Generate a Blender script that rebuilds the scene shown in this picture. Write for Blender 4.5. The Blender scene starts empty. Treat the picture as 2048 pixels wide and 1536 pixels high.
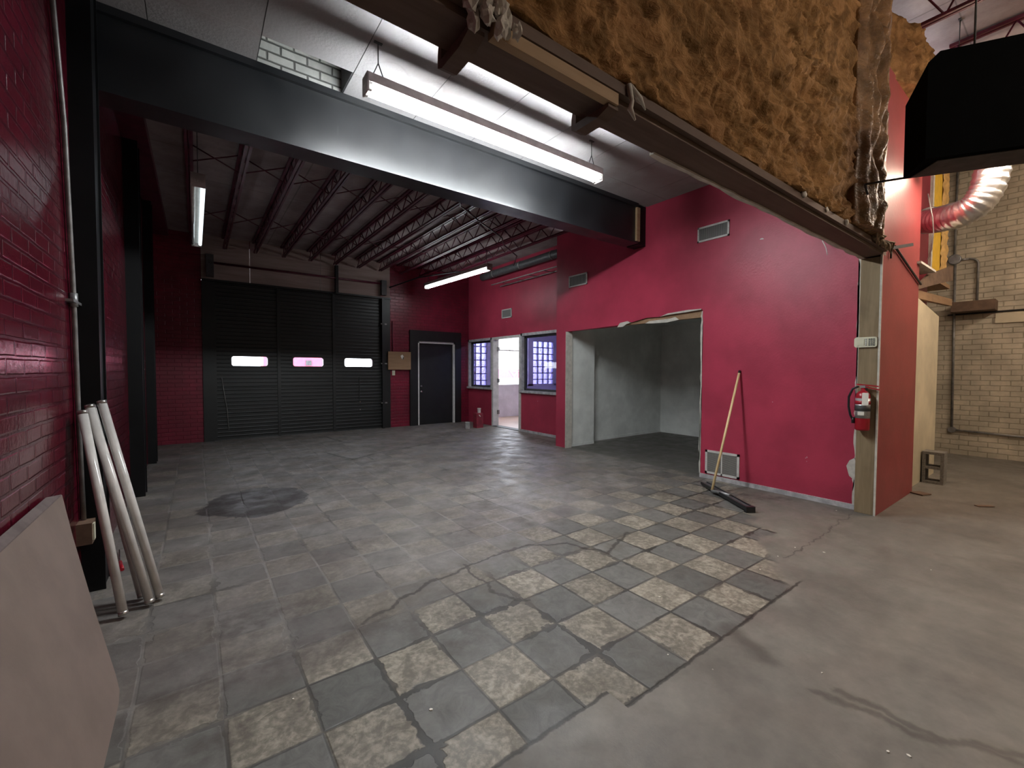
import bpy, bmesh, math, random
from mathutils import Vector, Matrix, noise
random.seed(7)
R = math.radians
sc = bpy.context.scene
COL = sc.collection
# ---------------------------------------------------------------- camera
cam_d = bpy.data.cameras.new('camera'); cam = bpy.data.objects.new('camera', cam_d); COL.objects.link(cam)
cam_d.sensor_fit = 'HORIZONTAL'; cam_d.sensor_width = 36.0
cam_d.lens = 36.0 * 855.0 / 2048.0
cam_d.clip_start = 0.02; cam_d.clip_end = 200
yaw, pit, rol = R(36.42), R(-1.82), R(0.185)
f = Vector((math.sin(yaw)*math.cos(pit), math.cos(yaw)*math.cos(pit), math.sin(pit)))
rt = Vector((math.cos(yaw), -math.sin(yaw), 0)); up = rt.cross(f)
r2 = rt*math.cos(rol) + up*math.sin(rol); u2 = -rt*math.sin(rol) + up*math.cos(rol)
M = Matrix((r2, u2, -f)).transposed().to_4x4(); M.translation = Vector((0, 0, 1.41))
cam.matrix_world = M
sc.camera = cam
# ---------------------------------------------------------------- world, exposure
w = bpy.data.worlds.new('world'); sc.world = w; w.use_nodes = True
bg = w.node_tree.nodes['Background']; bg.inputs[0].default_value = (0.90, 0.93, 1.0, 1); bg.inputs[1].default_value = 4.0
sc.view_settings.view_transform = 'Standard'; sc.view_settings.look = 'None'
sc.view_settings.exposure = 1.5; sc.view_settings.gamma = 1.0; sc.view_settings.use_curve_mapping = False
sc.cycles.use_denoising = True
sc.cycles.max_bounces = 8; sc.cycles.diffuse_bounces = 5; sc.cycles.sample_clamp_indirect = 6
E_COOL = 76.0     # main tube radiance
E_FAR = 10.0
E_DIM = 0.9
E_BAY = 48.0      # lamp behind the black unit
E_BACK = 22.0      # lamps behind the camera

# ================================================================ node helper
class N:
    def __init__(s, name):
        s.m = bpy.data.materials.new(name); s.m.use_nodes = True
        s.t = s.m.node_tree; s.b = s.t.nodes['Principled BSDF']
        s.geo = s.t.nodes.new('ShaderNodeNewGeometry').outputs['Position']
        s._x = None
    def put(s, sock, v):
        if v is None: return
        if isinstance(v, bpy.types.NodeSocket): s.t.links.new(v, sock)
        elif isinstance(v, (tuple, list)):
            v = tuple(v)
            if sock.type == 'RGBA' and len(v) == 3: v += (1,)
            sock.default_value = v
        else: sock.default_value = v
    def math(s, op, a, b=None, c=None, clamp=False):
        n = s.t.nodes.new('ShaderNodeMath'); n.operation = op; n.use_clamp = clamp
        for i, v in enumerate((a, b, c)): s.put(n.inputs[i], v)
        return n.outputs[0]
    def xyz(s):
        if not s._x:
            n = s.t.nodes.new('ShaderNodeSeparateXYZ'); s.put(n.inputs[0], s.geo); s._x = n.outputs
        return s._x
    def comb(s, x, y, z=0.0):
        n = s.t.nodes.new('ShaderNodeCombineXYZ')
        for i, v in enumerate((x, y, z)): s.put(n.inputs[i], v)
        return n.outputs[0]
    def noise(s, scale, detail=3, rough=0.55, vec=None, dist=0.0, col=False, sc3=None):
        n = s.t.nodes.new('ShaderNodeTexNoise'); v = vec or s.geo
        if sc3:
            mp = s.t.nodes.new('ShaderNodeVectorMath'); mp.operation = 'MULTIPLY'; s.put(mp.inputs[0], v); mp.inputs[1].default_value = sc3; v = mp.outputs[0]
        s.put(n.inputs['Vector'], v); n.inputs['Scale'].default_value = scale
        n.inputs['Detail'].default_value = detail; n.inputs['Roughness'].default_value = rough; n.inputs['Distortion'].default_value = dist
        return n.outputs[1] if col else n.outputs[0]
    def voro(s, scale, vec=None, feat='F1'):
        n = s.t.nodes.new('ShaderNodeTexVoronoi'); n.feature = feat
        s.put(n.inputs['Vector'], vec or s.geo); n.inputs['Scale'].default_value = scale
        return n.outputs[0]
    def ramp(s, v, a, b, lo=0.0, hi=1.0):
        n = s.t.nodes.new('ShaderNodeMapRange'); n.interpolation_type = 'SMOOTHSTEP'
        s.put(n.inputs[0], v); s.put(n.inputs[1], a); s.put(n.inputs[2], b); s.put(n.inputs[3], lo); s.put(n.inputs[4], hi)
        return n.outputs[0]
    def mix(s, fac, a, b, mode='MIX'):
        n = s.t.nodes.new('ShaderNodeMix'); n.data_type = 'RGBA'; n.blend_type = mode
        s.put(n.inputs[0], fac); s.put(n.inputs[6], a); s.put(n.inputs[7], b)
        return n.outputs[2]
    def scale(s, c, v):
        n = s.t.nodes.new('ShaderNodeVectorMath'); n.operation = 'SCALE'; s.put(n.inputs[0], c); s.put(n.inputs[3], v)
        return n.outputs[0]
    def bump(s, h, strength=0.3, dist=0.01):
        n = s.t.nodes.new('ShaderNodeBump'); n.inputs['Strength'].default_value = strength; n.inputs['Distance'].default_value = dist
        s.put(n.inputs['Height'], h); s.t.links.new(n.outputs[0], s.b.inputs['Normal'])
    def out(s, col=None, rough=None, metal=None, spec=None):
        s.put(s.b.inputs['Base Color'], col); s.put(s.b.inputs['Roughness'], rough)
        s.put(s.b.inputs['Metallic'], metal); s.put(s.b.inputs['Specular IOR Level'], spec)
        return s.m

def mat_plain(name, col, rough=0.6, metal=0.0, var=0.25, scale=12, bump=0.0, bscale=60, spec=0.5):
    n = N(name)
    k = n.ramp(n.noise(scale, 4), 0.3, 0.7, 1-var, 1+var)
    c = n.scale(col, k)
    if bump: n.bump(n.noise(bscale, 3), bump, 0.004)
    return n.out(c, rough, metal, spec)

def mat_brick(name, c1, c2, mortar, axis, rough=0.35, bw=0.22, rh=0.077, bstr=0.6, spec=0.5, mort=0.010):
    n = N(name); X = n.xyz()
    v = n.comb(X[1] if axis == 'X' else X[0], X[2])
    d = n.noise(5, 2, vec=n.geo, col=True)
    mm = n.t.nodes.new('ShaderNodeVectorMath'); mm.operation = 'MULTIPLY_ADD'; n.put(mm.inputs[0], d); mm.inputs[1].default_value = (.012, .012, 0); n.put(mm.inputs[2], v)
    b = n.t.nodes.new('ShaderNodeTexBrick'); n.put(b.inputs['Vector'], mm.outputs[0])
    b.inputs['Scale'].default_value = 1; b.inputs['Mortar Size'].default_value = mort; b.inputs['Mortar Smooth'].default_value = 0.6
    b.inputs['Brick Width'].default_value = bw; b.inputs['Row Height'].default_value = rh
    n.put(b.inputs['Color1'], c1); n.put(b.inputs['Color2'], c2); n.put(b.inputs['Mortar'], mortar)
    wear = n.ramp(n.noise(2.5, 5, 0.65), 0.35, 0.75, 0.75, 1.2)
    c = n.scale(b.outputs[0], wear)
    h = n.math('ADD', n.math('MULTIPLY', n.math('SUBTRACT', 1.0, b.outputs[1]), 1.0), n.math('MULTIPLY', n.noise(28, 4, 0.6), 0.45))
    n.bump(h, bstr, 0.008)
    return n.out(c, rough, 0, spec)

def mat_drywall(name, col, rough=0.4, specks=0.0, spec=0.5, white=(0.55, 0.5, 0.5)):
    n = N(name)
    c = n.scale(col, n.ramp(n.noise(1.7, 5, 0.6), 0.3, 0.75, 0.85, 1.15))
    if specks:
        k = n.math('GREATER_THAN', n.noise(9, 3, 0.5, sc3=(1, 1, 1)), 0.775)
        k2 = n.math('GREATER_THAN', n.noise(3.3, 2, 0.5, sc3=(1, .6, 3.0)), 0.80)
        c = n.mix(n.math('MULTIPLY', n.math('MAXIMUM', k, k2), specks), c, white)
    X = n.xyz()
    ry = n.math('DIVIDE', n.math('SUBTRACT', X[1], 2.35), .75); rz = n.math('DIVIDE', n.math('SUBTRACT', X[2], 2.85), .42)
    rough_patch = n.ramp(n.math('ADD', n.math('MULTIPLY', ry, ry), n.math('MULTIPLY', rz, rz)), .2, 1.0, 2.2, 0.0)
    n.bump(n.math('ADD', n.noise(45, 3), n.math('MULTIPLY', n.math('MAXIMUM', rough_patch, n.ramp(n.noise(2.2, 2), .55, .7)), n.noise(24, 3, .6, dist=1.0))), 0.28, 0.004)
    return n.out(c, rough, 0, spec)

def mat_wood(name, c1, c2, axis=0, rough=0.75, knots=True):
    n = N(name); s3 = [22, 22, 22]; s3[axis] = 1.6
    g = n.noise(1.0, 5, 0.6, sc3=tuple(s3), dist=0.6)
    c = n.mix(n.ramp(g, 0.3, 0.7), c1, c2)
    st = n.ramp(n.noise(2.1, 4, .6), 0.5, 0.75)
    c = n.mix(n.math('MULTIPLY', st, 0.45), c, tuple(x*0.45 for x in c1))
    n.bump(g, 0.3, 0.003)
    return n.out(c, rough)

def mat_emit(name, col, st):
    m = bpy.data.materials.new(name); m.use_nodes = True; t = m.node_tree; t.nodes.clear()
    e = t.nodes.new('ShaderNodeEmission'); e.inputs[0].default_value = (*col, 1); e.inputs[1].default_value = st
    o = t.nodes.new('ShaderNodeOutputMaterial'); t.links.new(e.outputs[0], o.inputs[0])
    return m

def mat_glass(name, tint=(0.9, 0.93, 1.0), refl=1.5):
    m = bpy.data.materials.new(name); m.use_nodes = True; t = m.node_tree; t.nodes.clear()
    a = t.nodes.new('ShaderNodeBsdfTransparent'); a.inputs[0].default_value = (*tint, 1)
    g = t.nodes.new('ShaderNodeBsdfGlossy'); g.inputs['Roughness'].default_value = 0.03
    fr = t.nodes.new('ShaderNodeFresnel'); fr.inputs[0].default_value = refl
    mx = t.nodes.new('ShaderNodeMixShader'); o = t.nodes.new('ShaderNodeOutputMaterial')
    ge = t.nodes.new('ShaderNodeNewGeometry'); mu = t.nodes.new('ShaderNodeMath'); mu.operation = 'MULTIPLY_ADD'; mu.inputs[1].default_value = -1; mu.inputs[2].default_value = 1
    t.links.new(ge.outputs['Backfacing'], mu.inputs[0]); m2 = t.nodes.new('ShaderNodeMath'); m2.operation = 'MULTIPLY'; t.links.new(mu.outputs[0], m2.inputs[0]); t.links.new(fr.outputs[0], m2.inputs[1])
    t.links.new(m2.outputs[0], mx.inputs[0]); t.links.new(a.outputs[0], mx.inputs[1]); t.links.new(g.outputs[0], mx.inputs[2]); t.links.new(mx.outputs[0], o.inputs[0])
    return m

# ================================================================ mesh helper
class MB:
    def __init__(s): s.bm = bmesh.new()
    def box(s, x0, x1, y0, y1, z0, z1, mtx=None):
        vs = [s.bm.verts.new(p) for p in ((x0,y0,z0),(x1,y0,z0),(x1,y1,z0),(x0,y1,z0),(x0,y0,z1),(x1,y0,z1),(x1,y1,z1),(x0,y1,z1))]
        if mtx:
            for v in vs: v.co = mtx @ v.co
        for q in ((0,3,2,1),(4,5,6,7),(0,1,5,4),(1,2,6,5),(2,3,7,6),(3,0,4,7)): s.bm.faces.new([vs[i] for i in q])
        return s
    def tube(s, path, r, seg=10, cap=True, flat=None):
        P = [Vector(p) for p in path]; rings = []; prev = None
        for i, p in enumerate(P):
            d = (P[min(i+1, len(P)-1)] - P[max(i-1, 0)]).normalized()
            if prev is None:
                a = Vector((0,0,1)) if abs(d.z) < 0.9 else Vector((1,0,0)); n = d.cross(a).normalized()
            else: n = (prev - d*prev.dot(d)).normalized()
            prev = n; b = d.cross(n)
            rr = r[i] if isinstance(r, (list, tuple)) else r
            rings.append([s.bm.verts.new(p + n*rr*math.cos(2*math.pi*k/seg) + b*rr*math.sin(2*math.pi*k/seg)) for k in range(seg)])
        for A, B in zip(rings, rings[1:]):
            for k in range(seg):
                fc = s.bm.faces.new((A[k], A[(k+1)%seg], B[(k+1)%seg], B[k])); fc.smooth = seg > 5
        if cap: s.bm.faces.new(rings[0][::-1]); s.bm.faces.new(rings[-1])
        return s
    def bar(s, a, b, w, h=None):
        a, b = Vector(a), Vector(b); h = h or w; d = b - a; L = d.length
        q = d.to_track_quat('X', 'Z').to_matrix().to_4x4(); q.translation = a
        return s.box(0, L, -w/2, w/2, -h/2, h/2, q)
    def prism(s, poly, axis, a, b):
        def mk(p, t):
            if axis == 0: return (t, p[0], p[1])
            if axis == 1: return (p[0], t, p[1])
            return (p[0], p[1], t)
        A = [s.bm.verts.new(mk(p, a)) for p in poly]; B = [s.bm.verts.new(mk(p, b)) for p in poly]
        f1 = s.bm.faces.new(A); f2 = s.bm.faces.new(B[::-1]); n = len(A)
        for i in range(n): s.bm.faces.new((A[i], B[i], B[(i+1)%n], A[(i+1)%n]))
        bmesh.ops.triangulate(s.bm, faces=[f1, f2])
        return s
    def lathe(s, prof, c, seg=20, axis='Z'):
        rings = []
        for r, z in prof:
            ring = []
            for k in range(seg):
                a = 2*math.pi*k/seg; x, y = r*math.cos(a), r*math.sin(a)
                p = (x, y, z) if axis == 'Z' else ((z, x, y) if axis == 'X' else (x, z, y))
                ring.append(s.bm.verts.new(Vector(c) + Vector(p)))
            rings.append(ring)
        for A, B in zip(rings, rings[1:]):
            for k in range(seg):
                fc = s.bm.faces.new((A[k], A[(k+1)%seg], B[(k+1)%seg], B[k])); fc.smooth = True
        s.bm.faces.new(rings[0][::-1]); s.bm.faces.new(rings[-1])
        return s
    def solid(s, pts, off):
        """thick sheet: pts in 3D (roughly planar), offset vector"""
        A = [s.bm.verts.new(Vector(p)) for p in pts]; B = [s.bm.verts.new(Vector(p)+Vector(off)) for p in pts]; n = len(A)
        f1 = s.bm.faces.new(A); f2 = s.bm.faces.new(B[::-1])
        for i in range(n): s.bm.faces.new((A[i], B[i], B[(i+1)%n], A[(i+1)%n]))
        bmesh.ops.triangulate(s.bm, faces=[f1, f2])
        return s
    def lump(s, c, r, seed=0, sq=(1,1,1), amp=0.35, sm=True):
        g = bmesh.ops.create_icosphere(s.bm, subdivisions=2, radius=1.0)
        for v in g['verts']:
            k = 1 + amp*noise.noise(v.co*1.6 + Vector((seed*3.1, seed*1.7, 0)))
            v.co = Vector(c) + Vector((v.co.x*sq[0], v.co.y*sq[1], v.co.z*sq[2]))*r*k
            for fc in v.link_faces: fc.smooth = sm
        return s
    def make(s, name, mat, parent=None, bevel=0.0):
        bmesh.ops.recalc_face_normals(s.bm, faces=s.bm.faces)
        zs = [v.co for v in s.bm.verts]
        lo = Vector((min(v[i] for v in zs) for i in range(3))); hi = Vector((max(v[i] for v in zs) for i in range(3)))
        org = Vector(((lo.x+hi.x)/2, (lo.y+hi.y)/2, lo.z))
        me = bpy.data.meshes.new(name); o = bpy.data.objects.new(name, me); COL.objects.link(o)
        base = Vector((0,0,0))
        p = parent
        while p is not None: base += p.location; p = p.parent
        for v in s.bm.verts: v.co -= org
        s.bm.to_mesh(me); s.bm.free(); me.materials.append(mat)
        o.location = org - base
        if parent: o.parent = parent
        if bevel:
            b = o.modifiers.new('bevel', 'BEVEL'); b.width = bevel; b.segments = 2; b.limit_method = 'ANGLE'
        return o

def thing(name, label, cat, loc, group=None):
    o = bpy.data.objects.new(name, None); COL.objects.link(o); o.location = loc
    o.empty_display_size = 0.1
    o['label'] = label; o['category'] = cat
    if group: o['group'] = group
    return o
def tag(o, label, cat, group=None, kind=None):
    o['label'] = label; o['category'] = cat
    if group: o['group'] = group
    if kind: o['kind'] = kind
    return o
def struct(o, label=None, cat=None):
    o['kind'] = 'structure'
    if label: o['label'] = label
    if cat: o['category'] = cat
    return o
ORD = ['first','second','third','fourth','fifth','sixth','seventh','eighth','ninth','tenth','eleventh','twelfth','thirteenth','fourteenth']

# ================================================================ materials
RED = (0.40, 0.040, 0.078)
m_redbrick = mat_brick('red_painted_brick', (0.105, 0.005, 0.016), (0.092, 0.0045, 0.014), (0.062, 0.003, 0.011), 'X', 0.2, mort=0.012, bstr=0.45, spec=0.5)
m_redbrick_y = mat_brick('red_painted_brick_back', (0.19, 0.008, 0.028), (0.17, 0.007, 0.025), (0.14, 0.006, 0.02), 'Y', 0.4)
m_red = mat_drywall('red_painted_drywall', RED, 0.42, specks=0.7, spec=0.35)
m_redbox = mat_drywall('pinkish_red_drywall', (0.27, 0.045, 0.048), 0.42, specks=0.5, spec=0.35)
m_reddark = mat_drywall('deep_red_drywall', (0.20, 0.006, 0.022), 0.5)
m_cream_brick = mat_brick('cream_painted_brick', (0.56, 0.49, 0.37), (0.54, 0.47, 0.355), (0.42, 0.36, 0.26), 'X', 0.6, 0.22, 0.085, 0.8, mort=0.008)
m_white_brick = mat_brick('old_white_brick', (0.5, 0.5, 0.46), (0.45, 0.45, 0.42), (0.12, 0.12, 0.11), 'Y', 0.7, 0.2, 0.075, 0.8)
m_white = mat_drywall('white_wall', (0.78, 0.80, 0.77), 0.6)
m_office = mat_drywall('office_wall', (0.72, 0.68, 0.74), 0.6)
m_lav = mat_drywall('lavender_wall', (0.30, 0.28, 0.55), 0.6)
m_cream = mat_drywall('cream_panel_paint', (0.62, 0.54, 0.38), 0.55, specks=0.5, white=(0.3, 0.25, 0.18))
m_plaster = mat_plain('torn_plaster', (0.55, 0.52, 0.46), 0.9, var=0.12, scale=18, bump=0.4, bscale=40)
m_black = mat_plain('black_steel_paint', (0.0045, 0.005, 0.0055), 0.5, var=0.25, scale=3, spec=0.25)
m_blackdoor = mat_plain('black_door_paint', (0.0065, 0.0075, 0.0075), 0.45, var=0.3, scale=4)
m_blackcloth = mat_plain('black_matte', (0.0015, 0.0016, 0.0015), 0.95, spec=0.05)
m_under = mat_plain('dark_duct_liner', (0.05, 0.045, 0.042), 0.7, var=0.3)
m_maroon = mat_plain('maroon_steel', (0.085, 0.010, 0.024), 0.38, var=0.3, scale=8)
m_deck = None
m_wood = mat_wood('old_brown_lumber', (0.095, 0.056, 0.038), (0.13, 0.082, 0.058), 0)
m_woodlight = mat_wood('pale_lumber', (0.30, 0.19, 0.10), (0.38, 0.26, 0.15), 0)
m_post = mat_wood('weathered_post', (0.20, 0.14, 0.075), (0.27, 0.20, 0.115), 2)
m_handle = mat_wood('broom_handle_wood', (0.78, 0.56, 0.27), (0.85, 0.66, 0.36), 2, 0.45)
m_plyb = mat_wood('brown_ply', (0.27, 0.16, 0.085), (0.33, 0.20, 0.11), 0)
m_brownsheet = mat_plain('brown_sheet', (0.14, 0.085, 0.055), 0.8, var=0.2)
m_boardpanel = mat_plain('taupe_board', (0.17, 0.127, 0.105), 0.85, var=0.08, scale=5, bump=0.15)
m_boardedge = mat_plain('board_edge', (0.11, 0.085, 0.08), 0.9)
m_ivory = mat_plain('ivory_plastic', (0.62, 0.60, 0.45), 0.45, var=0.05)
m_whitemetal = mat_plain('white_enamel', (0.62, 0.60, 0.57), 0.4, var=0.1)
m_housing = mat_plain('lamp_housing_enamel', (0.40, 0.33, 0.32), 0.45, var=0.12)
m_frame = mat_plain('grey_white_trim', (0.42, 0.41, 0.42), 0.5, var=0.25)
m_grey = mat_plain('grey_metal', (0.30, 0.30, 0.30), 0.4, 0.6)
m_galv = mat_plain('galvanised_conduit', (0.24, 0.23, 0.22), 0.45, 0.4)
m_darkgrey = mat_plain('dark_grey', (0.05, 0.05, 0.05), 0.6)
m_rubber = mat_plain('black_plastic', (0.012, 0.013, 0.015), 0.35, var=0.2)
m_greyface = mat_plain('worn_grey_metal', (0.07, 0.07, 0.073), 0.5, var=0.3, scale=20)
m_silver = mat_plain('foil', (0.75, 0.75, 0.76), 0.3, 1.0, var=0.1, bump=1.0, bscale=17)
m_yellow = mat_plain('yellow_facing', (0.78, 0.47, 0.035), 0.6, var=0.08, bump=0.2, bscale=15)
m_tan = mat_plain('tan_facing', (0.62, 0.38, 0.13), 0.7, var=0.15, bump=0.6, bscale=14)
m_cinder = mat_plain('cinder_block_concrete', (0.17, 0.155, 0.135), 0.95, var=0.25, scale=60, bump=0.8, bscale=90)
m_exred = mat_plain('extinguisher_red', (0.33, 0.008, 0.018), 0.3, var=0.05)
m_silverlabel = mat_plain('silver_label', (0.45, 0.45, 0.45), 0.35, 0.4)
m_tag = mat_plain('paper_tag', (0.72, 0.68, 0.6), 0.8, var=0.05)
m_tubeglass = mat_plain('unlit_tube_glass', (0.60, 0.58, 0.55), 0.12, var=0.12, scale=9, spec=0.6)
m_brass = mat_plain('tube_cap_metal', (0.5, 0.48, 0.45), 0.3, 0.9)
m_chrome = mat_plain('chrome', (0.7, 0.7, 0.7), 0.2, 1.0, var=0.05)
m_glass = mat_glass('window_glass', (0.62, 0.62, 0.85), 1.6)
m_glassdoor = mat_glass('clear_glass', (0.97, 0.98, 1.0), 1.3)
m_tube_on = mat_emit('lit_tube_cool', (0.92, 0.975, 1.0), E_COOL)
m_tube_far = mat_emit('lit_tube_far', (0.90, 0.97, 1.0), E_FAR)
m_tube_dim = mat_emit('lit_tube_weak', (0.80, 0.95, 1.0), E_DIM)
m_tube_bay = mat_emit('lit_tube_warm', (1.0, 0.78, 0.60), E_BAY)
m_tube_back = mat_emit('lit_tube_back', (1.0, 0.90, 0.80), E_BACK)
m_tube_fill = mat_emit('fill_tube_right', (1.0, 0.86, 0.70), E_BACK*1.7)  # tubes of the fill light added on the cream wall side
m_vent = None

def make_deck():
    n = N('roof_deck_panels'); X = n.xyz()
    fy = n.math('FRACT', n.math('MULTIPLY', X[1], 1.1)); fx = n.math('FRACT', n.math('MULTIPLY', X[0], 0.82))
    s = n.math('MINIMUM', n.math('MINIMUM', fx, n.math('SUBTRACT', 1.0, fx)), n.math('MINIMUM', fy, n.math('SUBTRACT', 1.0, fy)))
    line = n.ramp(s, 0.0, 0.012, 0.55, 1.0)
    c = n.mix(n.ramp(n.noise(2.0, 5, .65), .35, .7), (0.24, 0.19, 0.19), (0.36, 0.30, 0.29))
    c = n.scale(c, line); n.bump(n.noise(70, 3), 0.5, 0.004)
    return n.out(c, 0.9)
m_deck = make_deck()

def make_ceiling_mat():
    n = N('ceiling_tile')
    c = n.mix(n.ramp(n.noise(1.3, 4, .6), .45, .75), (0.30, 0.285, 0.285), (0.235, 0.205, 0.20))
    ring = n.ramp(n.math('ABSOLUTE', n.math('SUBTRACT', n.noise(1.1, 2, .5), 0.62)), 0.0, 0.012, 0.9, 1.0)
    c = n.scale(c, ring)
    n.bump(n.math('ADD', n.noise(120, 3), n.voro(45)), 0.35, 0.004)
    return n.out(c, 0.9)
m_ceil = make_ceiling_mat()

def make_beam_mat():
    n = N('black_beam_paint')
    c = n.scale((0.0065, 0.0075, 0.009), n.ramp(n.noise(2.2, 5, .65, sc3=(1, 1, .5)), .3, .75, .75, 1.5))
    st = n.ramp(n.noise(1.0, 3, .6, sc3=(9, 1, .9)), .66, .74, 0, .05)
    n2 = n.mix(st, c, (0.5, 0.5, 0.5)); n.bump(n.noise(30, 3), 0.12, 0.003)
    return n.out(n2, n.ramp(n.noise(3, 4), .3, .7, .36, .5), 0, .75)
m_beam = make_beam_mat()

def make_foam(name, rough, dark):
    n = N(name)
    a = n.noise(6, 6, .65, dist=.8)
    c = n.mix(n.ramp(a, .35, .65), (0.135*dark, 0.07*dark, 0.022*dark), (0.31*dark, 0.165*dark, 0.065*dark))
    c = n.mix(n.ramp(n.noise(2.0, 3), .5, .75, 0, .5), c, (0.24*dark, 0.115*dark, 0.05*dark))
    n.bump(n.math('ADD', n.noise(26, 4, .6, dist=1.6, sc3=(.8, 1, 1.6)), n.math('MULTIPLY', n.noise(8, 3, dist=1.0, sc3=(.8, 1, 1.7)), 1.2)), 0.6, 0.02)
    return n.out(c, rough, 0, .4 if rough < .4 else .15)
m_foam = make_foam('spray_foam', 0.85, 1.15)
m_foam_gloss = make_foam('spray_foam_glazed', 0.26, 1.0)

def make_slat_mat():
    n = N('garage_door_ribbed'); X = n.xyz()
    fz = n.math('FRACT', n.math('MULTIPLY', X[2], 13.0))
    n.bump(n.ramp(n.math('ABSOLUTE', n.math('SUBTRACT', fz, .5)), .3, .48), 0.5, 0.012)
    c = n.scale((0.0055, 0.0068, 0.0068), n.ramp(n.noise(2, 5, .6), .3, .7, .7, 1.35))
    return n.out(c, 0.42)
m_slat = make_slat_mat()

def make_panelwood():
    n = N('grey_brown_boarding'); X = n.xyz()
    c = n.mix(n.ramp(n.noise(2.5, 5, .6, sc3=(.4, 1, 5)), .3, .7), (0.25, 0.185, 0.165), (0.36, 0.28, 0.25))
    return n.out(c, 0.8)
m_boarding = make_panelwood()

def make_vent(name, axis, freq, c1, c2):
    n = N(name); X = n.xyz()
    fz = n.math('FRACT', n.math('MULTIPLY', X[axis], freq))
    k = n.ramp(n.math('ABSOLUTE', n.math('SUBTRACT', fz, .5)), .15, .4)
    n.bump(k, .6, .006)
    return n.out(n.mix(k, c1, c2), .5)
m_ventv = make_vent('vent_fins', 1, 70, (0.05, .05, .05), (0.30, .29, .27))
m_ventg = make_vent('return_grille_fins', 2, 75, (0.10, .095, .085), (0.30, .28, .26))

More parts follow.
